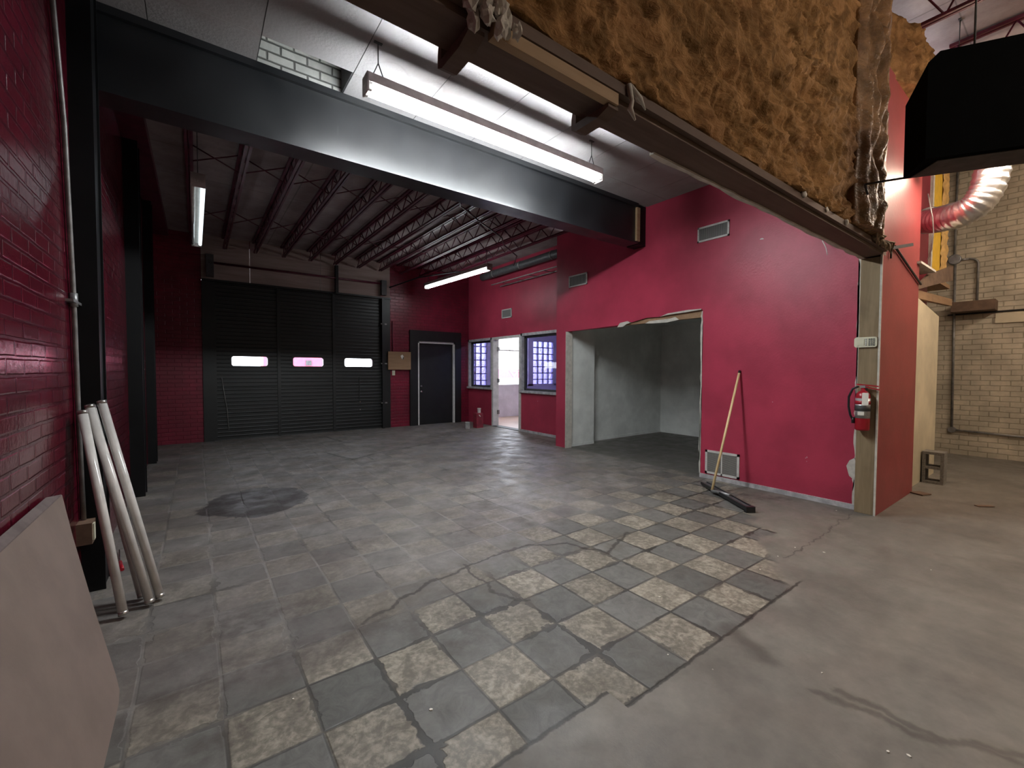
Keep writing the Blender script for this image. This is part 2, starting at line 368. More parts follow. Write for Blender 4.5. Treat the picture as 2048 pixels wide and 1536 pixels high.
# ---------------------------------------------------------------- floor
def make_floor():
    n = N('slate_tile_and_concrete'); X = n.xyz(); x, y = X[0], X[1]; s = 0.3057
    wob = n.noise(1.2, 2); wob2 = n.noise(14, 3, .6)
    u = n.math('DIVIDE', n.math('SUBTRACT', n.math('ADD', x, n.math('MULTIPLY', n.math('SUBTRACT', wob, .5), .03)), 1.9015), s)
    v = n.math('DIVIDE', n.math('SUBTRACT', n.math('ADD', y, n.math('MULTIPLY', n.math('SUBTRACT', n.noise(1.4, 2, vec=n.comb(y, x)), .5), .03)), 1.4266), s)
    fu, fv = n.math('FRACT', u), n.math('FRACT', v)
    iu, iv = n.math('FLOOR', u), n.math('FLOOR', v)
    e = n.math('MINIMUM', n.math('MINIMUM', fu, n.math('SUBTRACT', 1.0, fu)), n.math('MINIMUM', fv, n.math('SUBTRACT', 1.0, fv)))
    # jagged edges: some places the grout widens
    jag = n.ramp(n.noise(2.3, 4, .6), .46, .68, 0.0, .10)
    ej = n.math('SUBTRACT', e, n.math('MULTIPLY', jag, n.ramp(wob2, .35, .6)))
    grout = n.ramp(ej, 0.012, 0.034, 1.0, 0.0)
    par = n.math('ABSOLUTE', n.math('MODULO', n.math('ADD', iu, iv), 2.0))
    wn = n.t.nodes.new('ShaderNodeTexWhiteNoise'); wn.noise_dimensions = '2D'; n.put(wn.inputs['Vector'], n.comb(iu, iv)); rnd = wn.outputs[0]
    nz = n.noise(11, 7, .72, dist=1.0); nz2 = n.noise(34, 4, .6)
    grey = n.scale((0.120, 0.117, 0.107), n.math('MULTIPLY', n.ramp(nz, .25, .75, .72, 1.25), n.ramp(rnd, 0, 1, .8, 1.2)))
    bei = n.mix(n.ramp(n.math('ADD', nz, n.math('MULTIPLY', n.math('SUBTRACT', nz2, .5), .7)), .34, .74), (0.135, 0.118, 0.093), (0.32, 0.288, 0.232))
    bei = n.scale(bei, n.ramp(rnd, 0, 1, .8, 1.1))
    tile = n.mix(par, grey, bei)
    tile = n.mix(n.ramp(n.noise(1.3, 5, .65), .48, .72, 0, .55), tile, (0.088, 0.077, 0.062))
    # dust film grows with distance from the swept part
    far = n.ramp(n.math('ADD', n.math('ADD', y, n.math('MULTIPLY', x, -.18)), n.math('MULTIPLY', n.math('SUBTRACT', n.noise(.9, 4, .6), .5), 1.6)), 1.7, 2.9)
    left = n.ramp(n.math('ADD', x, n.math('MULTIPLY', n.math('SUBTRACT', n.noise(1.6, 3), .5), 1.2)), 1.25, 0.3)
    leftn = n.math('MULTIPLY', left, n.ramp(y, 1.95, 2.35))
    dustm = n.math('MAXIMUM', far, leftn)
    dfac = n.math('MULTIPLY', dustm, n.ramp(n.noise(2.6, 4, .6), .3, .75, .5, .9))
    dust = n.mix(n.ramp(n.noise(1.1, 5, .62, sc3=(1, 1, 1)), .35, .7), (0.145, 0.122, 0.112), (0.265, 0.243, 0.23))
    dust = n.scale(dust, n.ramp(n.noise(5, 6, .75, dist=.5), .3, .72, .66, 1.22))
    dk = n.ramp(x, 3.2, -.2, 1.0, .78); dust = n.scale(dust, dk)
    tile = n.mix(dfac, tile, dust)
    gcol = n.mix(n.math('MULTIPLY', dustm, n.ramp(n.noise(1.7, 3), .35, .6)), (0.035, 0.032, 0.028), (0.24, 0.225, 0.21))
    gfac = n.math('MULTIPLY', grout, n.ramp(n.noise(2.1, 3), .3, .62, .45, .95))
    gfac = n.math('MULTIPLY', gfac, n.ramp(dustm, 0, 1, 1, .62))
    tile = n.mix(gfac, tile, gcol)
    # concrete
    cn = n.noise(1.4, 6, .62)
    conc = n.mix(n.ramp(cn, .3, .7), (0.125, 0.113, 0.097), (0.195, 0.178, 0.153))
    conc = n.scale(conc, n.ramp(n.noise(9, 5, .65), .25, .8, .86, 1.12))
    conc = n.mix(n.ramp(n.noise(2.2, 4, .6, sc3=(.5, 1.5, 1)), .6, .78, 0, .45), conc, (0.10, 0.09, 0.078))
    sp = n.math('GREATER_THAN', n.noise(26, 2, .5), .79); conc = n.mix(n.math('MULTIPLY', sp, .6), conc, (.4, .38, .34))
    jn = n.math('MULTIPLY', n.math('SUBTRACT', wob2, .5), .03)
    ylim = n.math('MULTIPLY', n.math('LESS_THAN', x, 1.43), .10)
    inside = n.math('GREATER_THAN', n.math('ADD', y, jn), n.math('ADD', 1.121, ylim))
    xr = n.math('ADD', 3.20, n.math('MULTIPLY', n.math('SUBTRACT', y, 1.17), 1.55))
    nx = n.math('MULTIPLY', n.math('SUBTRACT', n.noise(2.6, 4, .6), .5), n.ramp(y, 1.2, 1.6, 0, 1.6))
    tin = n.ramp(n.math('SUBTRACT', n.math('ADD', x, nx), xr), -.16, .03, 1.0, 0.0)
    room = n.math('GREATER_THAN', x, 5.46)
    tmask = n.math('MULTIPLY', n.math('MULTIPLY', inside, tin), n.math('SUBTRACT', 1.0, n.math('MULTIPLY', room, n.math('LESS_THAN', y, 5.8))))
    col = n.mix(tmask, conc, tile)
    # edge line between tile and concrete
    ed = n.math('ABSOLUTE', n.math('SUBTRACT', n.math('ADD', y, jn), n.math('ADD', 1.121, ylim)))
    edl = n.math('MULTIPLY', n.ramp(ed, .004, .013, .8, 0), n.ramp(x, 3.2, 3.3, 1, 0))
    col = n.mix(edl, col, (0.02, 0.018, 0.015))
    # store room: bare dark concrete
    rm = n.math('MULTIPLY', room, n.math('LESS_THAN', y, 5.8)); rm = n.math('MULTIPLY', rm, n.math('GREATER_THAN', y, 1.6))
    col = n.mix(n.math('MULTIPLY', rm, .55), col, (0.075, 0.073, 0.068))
    # helpers for marks
    P2 = n.comb(n.math('ADD', x, n.math('MULTIPLY', n.math('SUBTRACT', n.noise(5, 4, .6), .5), .16)), n.math('ADD', y, n.math('MULTIPLY', n.math('SUBTRACT', n.noise(5.3, 4, .6, vec=n.comb(y, x)), .5), .16)))
    def seg(a, b, w0, w1):
        a = Vector((*a, 0)); b = Vector((*b, 0)); d = b - a; L = d.length_squared
        sb = n.t.nodes.new('ShaderNodeVectorMath'); sb.operation = 'SUBTRACT'; n.put(sb.inputs[0], P2); sb.inputs[1].default_value = a
        dt = n.t.nodes.new('ShaderNodeVectorMath'); dt.operation = 'DOT_PRODUCT'; n.put(dt.inputs[0], sb.outputs[0]); dt.inputs[1].default_value = d
        h = n.math('DIVIDE', dt.outputs['Value'], L, clamp=True)
        pr = n.t.nodes.new('ShaderNodeVectorMath'); pr.operation = 'SCALE'; pr.inputs[0].default_value = d; n.put(pr.inputs[3], h)
        ds = n.t.nodes.new('ShaderNodeVectorMath'); ds.operation = 'DISTANCE'; n.put(ds.inputs[0], sb.outputs[0]); n.put(ds.inputs[1], pr.outputs[0])
        return n.ramp(ds.outputs['Value'], w0, w1, 1.0, 0.0)
    def many(L):
        r = None
        for q in L:
            r = seg(*q) if r is None else n.math('MAXIMUM', r, seg(*q))
        return r
    soft = many([((2.18,.67),(2.23,.37),.004,.035), ((2.23,.37),(2.37,.13),.004,.035), ((2.25,.62),(2.28,.28),.004,.03), ((2.28,.28),(2.45,.10),.004,.03), ((2.32,1.15),(2.23,.9),.01,.09)])
    col = n.mix(n.math('MULTIPLY', soft, .6), col, (0.05, 0.043, 0.036))
    crk = many([((1.74,7.73),(1.95,6.86),.012,.04), ((1.95,6.86),(2.5,7.19),.012,.04), ((2.5,7.19),(3.72,7.57),.012,.04), ((3.72,7.57),(4.3,7.4),.01,.035),
                ((2.15,9.6),(2.3,8.57),.01,.05), ((2.3,8.57),(2.9,8.6),.01,.05), ((3.55,1.33),(4.3,1.34),.003,.010), ((4.3,1.34),(5.2,1.37),.003,.010)])
    col = n.mix(n.math('MULTIPLY', crk, .7), col, (0.04, 0.035, 0.032))
    # dried water line and mud behind it
    tl = [((.72,2.36),(1.18,2.56)), ((1.18,2.56),(1.65,2.64)), ((1.65,2.64),(2.04,2.68)), ((2.04,2.68),(2.4,2.51)), ((2.4,2.51),(2.53,2.2)), ((1.54,2.66),(1.5,2.17)), ((1.5,2.17),(1.62,2.02)), ((2.53,2.2),(3.0,2.35))]
    mud = many([(a, (b[0], b[1]), .02, .22) for a, b in tl])
    mud = n.math('MULTIPLY', mud, n.ramp(n.noise(6, 4, .6), .35, .6))
    col = n.mix(n.math('MULTIPLY', mud, .55), col, (0.105, 0.09, 0.072))
    tide = many([(a, b, .006, .02) for a, b in tl])
    col = n.mix(n.math('MULTIPLY', tide, .75), col, (0.032, 0.027, 0.022))
    stn = many([((4.35,2.9),(4.3,2.46),.03,.22), ((4.3,2.46),(4.97,2.46),.03,.2), ((4.97,2.3),(5.2,1.99),.03,.16), ((-.2,2.3),(.69,2.3),.03,.26), ((.5,2.75),(.1,2.75),.05,.3), ((.0,1.9),(.3,1.95),.03,.15), ((.75,2.4),(1.0,2.1),.02,.16), ((5.0,8.6),(4.2,8.3),.05,.4), ((5.7,6.9),(5.5,6.1),.05,.3), ((1.1,1.9),(1.25,2.3),.02,.18)])
    stn = n.math('MULTIPLY', stn, n.ramp(n.noise(8, 5, .6), .35, .65))
    col = n.mix(n.math('MULTIPLY', stn, .62), col, (0.06, 0.048, 0.042))
    # wet patch
    px = n.math('DIVIDE', n.math('SUBTRACT', x, .5), .50); py = n.math('DIVIDE', n.math('SUBTRACT', y, 5.28), .56)
    dd = n.math('ADD', n.math('SQRT', n.math('ADD', n.math('MULTIPLY', px, px), n.math('MULTIPLY', py, py))), n.math('MULTIPLY', n.math('SUBTRACT', n.noise(3.2, 4, .6), .5), .75))
    wet = n.ramp(dd, .97, 1.0, 1.0, 0.0)
    col = n.mix(n.math('MULTIPLY', wet, .9), col, (0.034, 0.028, 0.027))
    wl = n.math('MULTIPLY', n.ramp(n.noise(4, 4, .6), .5, .8), 1.0)
    rough = n.ramp(n.noise(4, 4, .6), .3, .75, .42, .75)
    rough = n.math('SUBTRACT', rough, n.math('MULTIPLY', wet, .1))
    hgt = n.math('ADD', n.math('MULTIPLY', n.math('MULTIPLY', grout, tmask), -.9), n.math('ADD', n.math('MULTIPLY', nz, .7), n.math('MULTIPLY', n.noise(60, 3), .25)))
    n.bump(hgt, .35, .006)
    return n.out(col, rough, 0, .35)
m_floor = make_floor()

# ================================================================ SHELL
struct(MB().box(-0.75, 10.6, -3.1, 10.35, -0.12, 0).make('floor', m_floor))
struct(MB().box(-0.75, -0.6, -3.1, 10.35, 0, 5.2).make('wall_left', m_redbrick))
# back wall (garage side): red brick pieces around the openings
bk = MB(); Y0, Y1 = 10.22, 10.34
bk.box(-0.6, 0.1, Y0, Y1, 0, 3.85); bk.box(3.82, 4.32, Y0, Y1, 0, 2.42); bk.box(5.78, 6.05, Y0, Y1, 0, 2.42); bk.box(3.82, 6.05, Y0, Y1, 2.42, 4.1); bk.box(-0.6, 3.82, Y0, Y1, 3.85, 4.1)
bk.box(4.32, 5.78, Y0+.05, Y1, 2.2, 2.42)
struct(bk.make('wall_back', m_redbrick_y))
struct(MB().box(0.1, 0.9, 10.20, 10.34, 3.16, 4.0).box(0.91, 2.24, 10.20, 10.34, 3.16, 4.0).box(2.25, 3.82, 10.20, 10.34, 3.16, 4.0).make('wall_back_upper', m_boarding))
# right wall with the torn opening
top = [(5.64, 2.115), (4.45, 2.13), (4.42, 2.17), (4.30, 2.18), (4.22, 2.155), (3.95, 2.20), (3.72, 2.19), (3.60, 2.225), (3.40, 2.215), (3.22, 2.235), (3.085, 2.22)]
poly = [(1.38, 0), (1.38, 3.9), (5.93, 3.9), (5.93, 0), (5.64, 0)] + top + [(3.075, 0)]
wr = MB().box(5.40, 5.52, 1.38, 3.075, 0, 3.9).box(5.40, 5.52, 5.64, 5.93, 0, 3.9).box(5.40, 5.52, 3.075, 5.64, 2.26, 3.9)
for (ya, za), (yb, zb) in zip(top, top[1:] + [(3.075, 2.22)]):
    wr.prism([(ya, za), (yb, zb), (yb, 2.26), (ya, 2.26)], 0, 5.40, 5.425)
struct(wr.make('wall_right', m_red))
struct(MB().box(5.425, 5.52, 4.46, 5.64, 2.12, 2.26).make('trim_15', m_red))
# wall with the office windows
ww = MB(); a, b = 6.05, 6.17
ww.box(a, b, 5.93, 6.45, 0, 4.1); ww.box(a, b, 6.45, 7.86, 0, 0.90); ww.box(a, b, 6.45, 10.25, 2.22, 4.1); ww.box(a, b, 9.02, 10.25, 0, 0.94)
ww.box(5.52, a, 5.87, 5.93, 0, 4.1)
struct(ww.make('wall_right_rear', m_red))
# store room inside the opening
struct(MB().box(5.52, 6.18, 5.70, 5.86, 0, 2.5).box(6.18, 8.7, 5.90, 5.98, 0, 2.5).box(8.62, 8.74, 2.6, 5.98, 0, 2.5).box(5.52, 8.7, 2.5, 2.6, 0, 2.5).make('wall_storeroom', m_white))
struct(MB().box(5.52, 8.74, 2.5, 5.98, 2.45, 2.55).make('ceiling_storeroom', m_white))
# box room wall facing the camera bay
struct(MB().box(5.312, 5.40, 1.216, 1.230, 0, 4.3).box(5.40, 6.74, 1.216, 1.33, 0, 4.3).make('wall_front_right', m_redbox))
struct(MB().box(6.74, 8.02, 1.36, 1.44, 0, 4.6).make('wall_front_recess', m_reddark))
struct(MB().box(10.45, 10.6, -3.1, 3.0, 0, 5.2).make('wall_far_right', m_cream_brick))
struct(MB().box(8.74, 10.45, 2.6, 2.72, 0, 5.2).make('wall_far_end', m_white_brick))
struct(MB().box(8.75, 8.83, 1.7, 2.6, 0, 5.2).box(8.1, 8.83, 1.62, 1.70, 0, 5.2).make('wall_far_partition', m_under))
struct(MB().box(-0.75, 10.6, -3.2, -3.1, 0, 5.2).make('wall_front', m_cream_brick))
# ceilings
struct(MB().box(-0.75, 6.2, 4.2, 10.35, 4.0, 4.12).make('ceiling_garage', m_deck))
struct(MB().box(-0.75, 10.6, -3.2, 2.8, 5.1, 5.2).make('ceiling_bay', m_deck))
# light-blocking upper shell between the two roofs
struct(MB().box(-0.75, 6.2, 1.42, 4.2, 4.45, 4.5).box(-0.6, 5.4, 4.0, 4.08, 3.835, 4.45).make('ceiling_plenum', m_white_brick))
struct(MB().box(-0.6, 5.5, 1.31, 1.42, 2.61, 5.1).box(5.4, 5.5, 1.42, 4.2, 3.9, 4.5).make('wall_above_header', m_under))
cl = MB(); xs = [-0.6] + [1.07 + .652*k for k in range(-2, 8)]; xs = [q for q in xs if q < 5.4] + [5.4]
ys = [1.38, 2.42, 3.64, 3.97]
for i in range(len(xs)-1):
    for j in range(3):
        if j == 2 and abs(xs[i+1]-1.07) < .01: continue
        cl.box(xs[i]+.003, xs[i+1]-.003, ys[j]+.003, ys[j+1]-.003, 3.83, 3.85)
struct(cl.make('ceiling_tiles', m_ceil))
gr = MB()
for q in xs[1:-1]: gr.box(q-.004, q+.004, 1.38, 3.97, 3.836, 3.86)
for q in ys[1:3]: gr.box(-0.6, 5.4, q-.004, q+.004, 3.836, 3.86)
gr.box(1.06, 1.075, 3.64, 3.97, 3.835, 4.1)
struct(gr.make('ceiling_grid', m_darkgrey))
# maroon ledge along the top of the brick wall
struct(MB().box(-0.6, -0.38, 4.2, 10.22, 3.88, 4.0).make('trim_1', m_maroon))
# baseboards
struct(MB().box(5.375, 5.4, 1.38, 3.07, 0, .05).make('baseboard_right', m_frame))
struct(MB().box(6.025, 6.05, 5.93, 7.86, 0, .05).make('baseboard_right_rear', m_frame))
struct(MB().box(5.52, 6.18, 5.69, 5.70, 0, .05).box(6.18, 8.62, 5.89, 5.90, 0, .05).make('baseboard_storeroom', m_white))
# torn plaster strips: opening edges and beside the post
def jag_strip(axis, plane, thick, a0, a1, z0, z1, steps, amp, seed, mat, name):
    rnd = random.Random(seed); L = []; Rr = []
    for k in range(steps+1):
        z = z0 + (z1-z0)*k/steps
        L.append((a0 + rnd.uniform(-amp, amp), z)); Rr.append((a1 + rnd.uniform(-amp*.35, amp*.35), z))
    o = MB().prism(L + Rr[::-1], axis, plane, plane+thick).make(name, mat)
    return struct(o)
jag_strip(0, 5.394, .01, 3.092, 3.070, .05, 2.2, 34, .010, 3, m_plaster, 'trim_2')
jag_strip(0, 5.394, .01, 5.655, 5.635, 0.0, 2.11, 26, .006, 4, m_plaster, 'trim_3')
jag_strip(0, 5.388, .012, 1.420, 1.392, .05, 2.55, 40, .010, 5, m_plaster, 'trim_4')
struct(MB().box(5.36, 5.52, 5.632, 5.642, 0, 2.11).make('trim_5', m_plaster))
struct(MB().prism([(1.40,.30),(1.45,.34),(1.475,.44),(1.45,.50),(1.41,.53),(1.385,.46),(1.39,.36)], 0, 5.372, 5.39).make('trim_6', m_plaster))
struct(MB().box(5.295, 5.312, 1.216, 1.231, 0, 2.55).make('trim_7', m_plaster))
# exposed header wood and torn paper over the opening
struct(MB().box(5.43, 5.50, 3.08, 4.45, 2.125, 2.26).make('trim_8', m_plyb))
struct(MB().prism([(4.50,2.10),(4.44,2.165),(4.30,2.18),(4.24,2.15),(4.32,2.135),(4.38,2.10)], 0, 5.39, 5.41).prism([(3.98,2.115),(3.9,2.145),(3.55,2.15),(3.48,2.165),(3.42,2.12),(3.6,2.10),(3.8,2.105)], 0, 5.395, 5.41).prism([(3.72,2.19),(3.6,2.225),(3.3,2.24),(3.09,2.235),(3.1,2.222),(3.3,2.212),(3.6,2.205)], 0, 5.39, 5.402).make('trim_9', m_plaster))

# ================================================================ steel frame
def column(name, x0, x1, y0, y1, z1, label):
    t = thing(name, label, 'column', ((x0+x1)/2, (y0+y1)/2, 0), 'black steel columns along the brick wall')
    MB().box(x0, x1, y0, y0+.014, 0, z1).make('flange', m_black, t)
    MB().box(x0, x1, y1-.014, y1, 0, z1).make('flange', m_black, t)
    MB().box(x0+.03, x1-.012, y0+.014, y1-.014, 0, z1).make('web', m_black, t)
    return t
column('steel_column', -0.6, -0.49, 3.72, 3.945, 3.82, 'black steel column behind the leaning white tubes, carrying the big beam')
column('steel_column', -0.6, -0.477, 6.20, 6.42, 3.88, 'middle black steel column on the red brick wall')
column('steel_column', -0.6, -0.50, 8.28, 8.48, 3.88, 'black steel column nearest the garage door, against the brick wall')
bt = thing('steel_beam', 'large black steel I-beam spanning from the brick wall to the red wall', 'beam', (2.3, 4.07, 3.257))
MB().box(-0.6, 5.18, 3.95, 4.19, 3.257, 3.28).make('bottom_flange', m_beam, bt)
MB().box(-0.6, 5.18, 3.95, 4.19, 3.775, 3.828).make('top_flange', m_beam, bt)
MB().box(-0.6, 5.18, 3.985, 4.10, 3.28, 3.775).make('web', m_beam, bt)
tag(MB().box(5.15, 5.22, 3.952, 4.10, 3.29, 3.77).make('wood_block', m_woodlight), 'pale rough wood block upright at the red wall end of the black beam', 'block')
struct(MB().box(5.22, 5.4, 3.99, 4.19, 3.257, 3.83).make('trim_10', m_black))

# roof joists over the garage bay
JX = [-0.03] + [0.48 + .51*k for k in range(10)]
def joist(x, y0, y1, zb, zt, label, group, name='roof_joist', mat=None, seed=0):
    mat = mat or m_maroon
    t = thing(name, label, 'joist', (x, (y0+y1)/2, zb), group)
    MB().box(x-.04, x-.008, y0, y1, zt-.03, zt).box(x+.008, x+.04, y0, y1, zt-.03, zt).make('top_chord', mat, t)
    MB().box(x-.035, x-.008, y0+.35, y1-.12, zb, zb+.028).box(x+.008, x+.035, y0+.35, y1-.12, zb, zb+.028).make('bottom_chord', mat, t)
    wb = MB(); n = int((y1-y0)/.22); yy = [y0+.05 + (y1-y0-.1)*k/n for k in range(n+1)]
    for k in range(n):
        za, zc = (zt-.02, zb+.015) if k % 2 == 0 else (zb+.015, zt-.02)
        wb.tube([(x, yy[k], za), (x, yy[k+1], zc)], .009, 6)
    wb.make('web', mat, t)
    return t
for i, x in enumerate(JX):
    joist(x, 4.2, 10.2, 3.75, 4.0, 'maroon open-web roof joist over the garage bay, %s from the brick wall' % ORD[i], 'roof joists over the garage bay')
for yb, nm in ((6.15, 'row nearer the beam'), (8.35, 'row nearer the garage door')):
    for i in range(len(JX)-1):
        a, b = JX[i]+.02, JX[i+1]-.02
        o = MB().tube([(a, yb, 3.78), (b, yb, 3.98)], .008, 6).tube([(a, yb+.03, 3.98), (b, yb+.03, 3.78)], .008, 6).make('cross_brace', m_maroon)
        tag(o, 'thin steel cross brace between the %s and %s joists, %s' % (ORD[i], ORD[i+1], nm), 'brace', 'cross braces between the roof joists')
# duct, conduit and cable under the garage roof
t = thing('round_duct', 'dull grey round duct along the top of the red office wall', 'duct', (5.8, 7.2, 3.62))
MB().tube([(5.82, 6.0 + .35*k, 3.74) for k in range(10)], .085, 18).make('pipe_section', m_greyface, t)
for k in range(3): MB().tube([(5.82, 6.5+k*1.05, 3.74), (5.82, 6.54+k*1.05, 3.74)], .092, 18).make('joint_band', m_galv, t)
t = thing('cable_tray', 'thin ladder-like metal rack below the grey duct on the office wall', 'rack', (5.95, 6.6, 3.42))
MB().bar((5.98, 6.0, 3.45), (5.98, 8.6, 3.45), .02).bar((5.72, 6.0, 3.45), (5.72, 8.6, 3.45), .02).make('rail', m_galv, t)
for k in range(5): MB().bar((5.72, 6.2+k*.5, 3.45), (5.98, 6.2+k*.5, 3.45), .012).make('rung', m_galv, t)
tag(MB().tube([(2.35, 4.45, 3.78), (2.7, 4.8, 3.74), (3.0, 5.3, 3.70), (3.2, 5.5, 3.76), (3.5, 5.6, 3.68), (3.9, 5.9, 3.72), (4.2, 6.0, 3.66), (4.6, 6.5, 3.72), (5.2, 6.9, 3.70), (5.5, 7.4, 3.66)], .012, 8).make('electric_cable', m_rubber), 'black cable sagging between the roof joists beyond the beam', 'cable')
tag(MB().lathe([(.09, 0), (.10, .05), (.06, .10), (.03, .22)], (2.3, 4.5, 3.77)).make('ceiling_fan_box', m_rubber), 'small round black box hanging beyond the beam among the joists', 'box')
tag(MB().tube([(3.78, 10.12, 3.40), (4.3, 9.6, 3.62), (4.9, 8.9, 3.70), (5.4, 8.2, 3.72)], .016, 8).make('wall_conduit', m_rubber), 'dark conduit running from the garage door corner up under the joists', 'conduit')

# ================================================================ fluorescent fixtures
def fixture(a, b, label, mat_tubes, group='strip lights', w=.115, wires=True, ztop=3.83, n_on=(1, 1)):
    a, b = Vector(a), Vector(b); d = (b-a).normalized(); s = Vector((-d.y, d.x, 0)); L = (b-a).length; mid = (a+b)/2
    t = thing('strip_light', label, 'light fixture', mid, group)
    MT = Matrix((( d.x, s.x, 0, a.x), (d.y, s.y, 0, a.y), (0, 0, 1, a.z), (0, 0, 0, 1)))
    MB().box(0, L, -w/2, w/2, .035, .10, MT).make('housing', m_housing, t)
    MB().box(0, L, -w*.22, w*.22, .012, .036, MT).make('reflector_ridge', m_whitemetal, t)
    for e0 in (0, L-.012): MB().box(e0, e0+.012, -w/2, w/2, -.03, .10, MT).make('end_plate', m_housing, t)
    for k, sy in enumerate((-1, 1)):
        p0 = MT @ Vector((.035, sy*w*.345, 0)); p1 = MT @ Vector((L-.035, sy*w*.345, 0))
        tb = MB().tube([p0, p1], .019, 16).make('tube', mat_tubes if n_on[k] else m_tubeglass, t)
        for q in (.022, L-.034): MB().box(q-.008, q+.016, sy*w*.345-.014, sy*w*.345+.014, -.022, .035, MT).make('lamp_holder', m_whitemetal, t)
    if wires:
        for q in (.10, L-.12):
            p = MT @ Vector((q, 0, .10)); top = Vector((p.x, p.y+.0, ztop)); k1 = MT @ Vector((q-.05, 0, .10)); k2 = MT @ Vector((q+.05, 0, .10)); kn = Vector((p.x, p.y, a.z+.10+(ztop-a.z-.1)*.45))
            MB().tube([k1, kn, top], .004, 6).tube([k2, kn], .004, 6).box(top.x-.03, top.x+.03, top.y-.01, top.y+.01, ztop-.008, ztop).make('hanger_wire', m_darkgrey, t)
    return t
fixture((1.02, 3.20, 3.457), (3.51, 3.195, 3.457), 'large lit twin-tube strip light hanging under the pale ceiling beside the black beam', m_tube_on)
fixture((4.43, 9.45, 3.37), (4.59, 6.95, 3.37), 'lit strip light hanging from the joists near the office windows', m_tube_far, ztop=3.75)
fixture((0.04, 5.05, 3.16), (0.03, 7.5, 3.16), 'strip light near the brick wall with only one tube glowing dimly', m_tube_dim, ztop=3.75, n_on=(1, 0))
fixture((6.5, 1.02, 3.58), (6.5, -0.1, 3.58), 'lit strip light hidden behind the black hanging unit', m_tube_bay, ztop=5.1)
fixture((2.3, -1.5, 4.2), (4.7, -1.5, 4.2), 'strip light over the bay behind the viewer, on the brick wall side', m_tube_back, ztop=5.1)

fixture((6.6, -1.6, 4.3), (9.0, -1.6, 4.3), 'added fill light over the bay behind the viewer, on the cream wall side', m_tube_fill, ztop=5.1)  # unseen fixture, added to brighten the right floor and far wall

# ================================================================ header beam and brackets
t = thing('wooden_header', 'long brown timber header under the foam wall, from over the viewer to the post', 'timber beam', (2.4, 1.29, 2.53))
MB().box(-0.6, 5.4, 1.215, 1.375, 2.53, 2.605).make('main_board', m_wood, t)
MB().box(-0.6, 5.32, 1.185, 1.213, 2.555, 2.60).make('front_board', m_wood, t)
MB().box(.80, 1.42, 1.19, 1.225, 2.505, 2.552).make('pale_strip', m_woodlight, t)
rnd = random.Random(11); L1 = []; L2 = []
for k in range(31):
    x = 1.9 + 3.45*k/30; L1.append((x, 1.385+rnd.uniform(-.006, .012))); L2.append((x, 1.36+rnd.uniform(-.004, .004)))
MB().prism(L1+L2[::-1], 2, 2.520, 2.535).make('plaster_edge', m_plaster, t)
for i, (x, lab) in enumerate(((.74, 'short brown timber bracket across the header, nearer the plaster lump'), (1.40, 'short brown timber bracket across the header, beside the torn foam strip'))):
    o = MB().prism([(1.20, 2.504), (1.20, 2.49), (1.26, 2.47), (1.385, 2.47), (1.415, 2.485), (1.415, 2.53), (1.40, 2.60), (1.388, 2.60), (1.388, 2.504)], 0, x-.03, x+.03).make('timber_bracket', m_wood)
    tag(o, lab, 'bracket', 'brackets on the header')
# post
tag(MB().box(5.305, 5.395, 1.232, 1.385, 0, 2.519).make('timber_post', m_post, bevel=.004), 'bare weathered timber post at the end of the red wall', 'post')

# ================================================================ spray foam wall
def foam_grid(x0, x1, z0, z1, y, step, fn, name, mat, parent=None, zlow=None):
    bm = MB(); nx = int((x1-x0)/step); nz = int((z1-z0)/step); g = []
    for i in range(nx+1):
        col = []
        for j in range(nz+1):
            x = x0+(x1-x0)*i/nx; zl = z0 if zlow is None else zlow(x); z = zl+(z1-zl)*j/nz
            col.append(bm.bm.verts.new((x, y-fn(x, z), z)))
        g.append(col)
    for i in range(nx):
        for j in range(nz):
            fc = bm.bm.faces.new((g[i][j], g[i+1][j], g[i+1][j+1], g[i][j+1])); fc.smooth = True
    # back and rim so that the foam has thickness
    bk = [bm.bm.verts.new((x, y+.06, z)) for x, z in ((x0, z0), (x1, z0), (x1, z1), (x0, z1))]
    bm.bm.faces.new(bk)
    for e, loop in (((0, 1), [g[i][0] for i in range(nx+1)]), ((1, 2), g[nx][:]), ((2, 3), [g[i][nz] for i in range(nx, -1, -1)]), ((3, 0), g[0][::-1])):
        bm.bm.faces.new(loop + [bk[e[1]], bk[e[0]]])
    return bm.make(name, mat, parent)
def turb(p, o=4): return noise.turbulence(p, o, False, noise_basis='PERLIN_ORIGINAL', amplitude_scale=.5, frequency_scale=2.0)
def fwall(x, z):
    w = Vector((noise.noise(Vector((x*1.3, z*1.3, 5)))*.5, noise.noise(Vector((x*1.3, z*1.3, 9)))*.5, 0))
    p = Vector((x*1.9, z*4.0, 0)) + w*1.5
    a = 1-abs(noise.noise(p*1.2)); b = 1-abs(noise.noise(p*3.1+Vector((3, 1, 0)))); c = noise.noise(p*8)
    d = .055*a*a + .030*b*b*b + .007*c + .03*noise.noise(Vector((x*.9, z*.9, 2)))
    q = Vector((x*2.5, z*4.6, 0)) + Vector((noise.noise(Vector((x*4, z*4, 1))), noise.noise(Vector((x*4, z*4, 7))), 0))*.9
    cr = abs(noise.noise(q*1.3)); mk = max(0, noise.noise(Vector((x*1.1, z*1.4, 11)))+.25)
    d -= .05*mk*max(0, 1-cr/.12)
    cr2 = abs(noise.noise(q*3.4+Vector((5, 5, 5)))); d -= .014*max(0, 1-cr2/.12)*min(1, mk*2)
    if z < 2.75: d += .03*(2.75-z)/.2*abs(noise.noise(Vector((x*7, z*3, 1))))
    return max(-.035, d)
t = thing('spray_foam_insulation', 'lumpy ochre brown spray foam covering the wall above the header', 'insulation', (2.4, 1.25, 2.72))
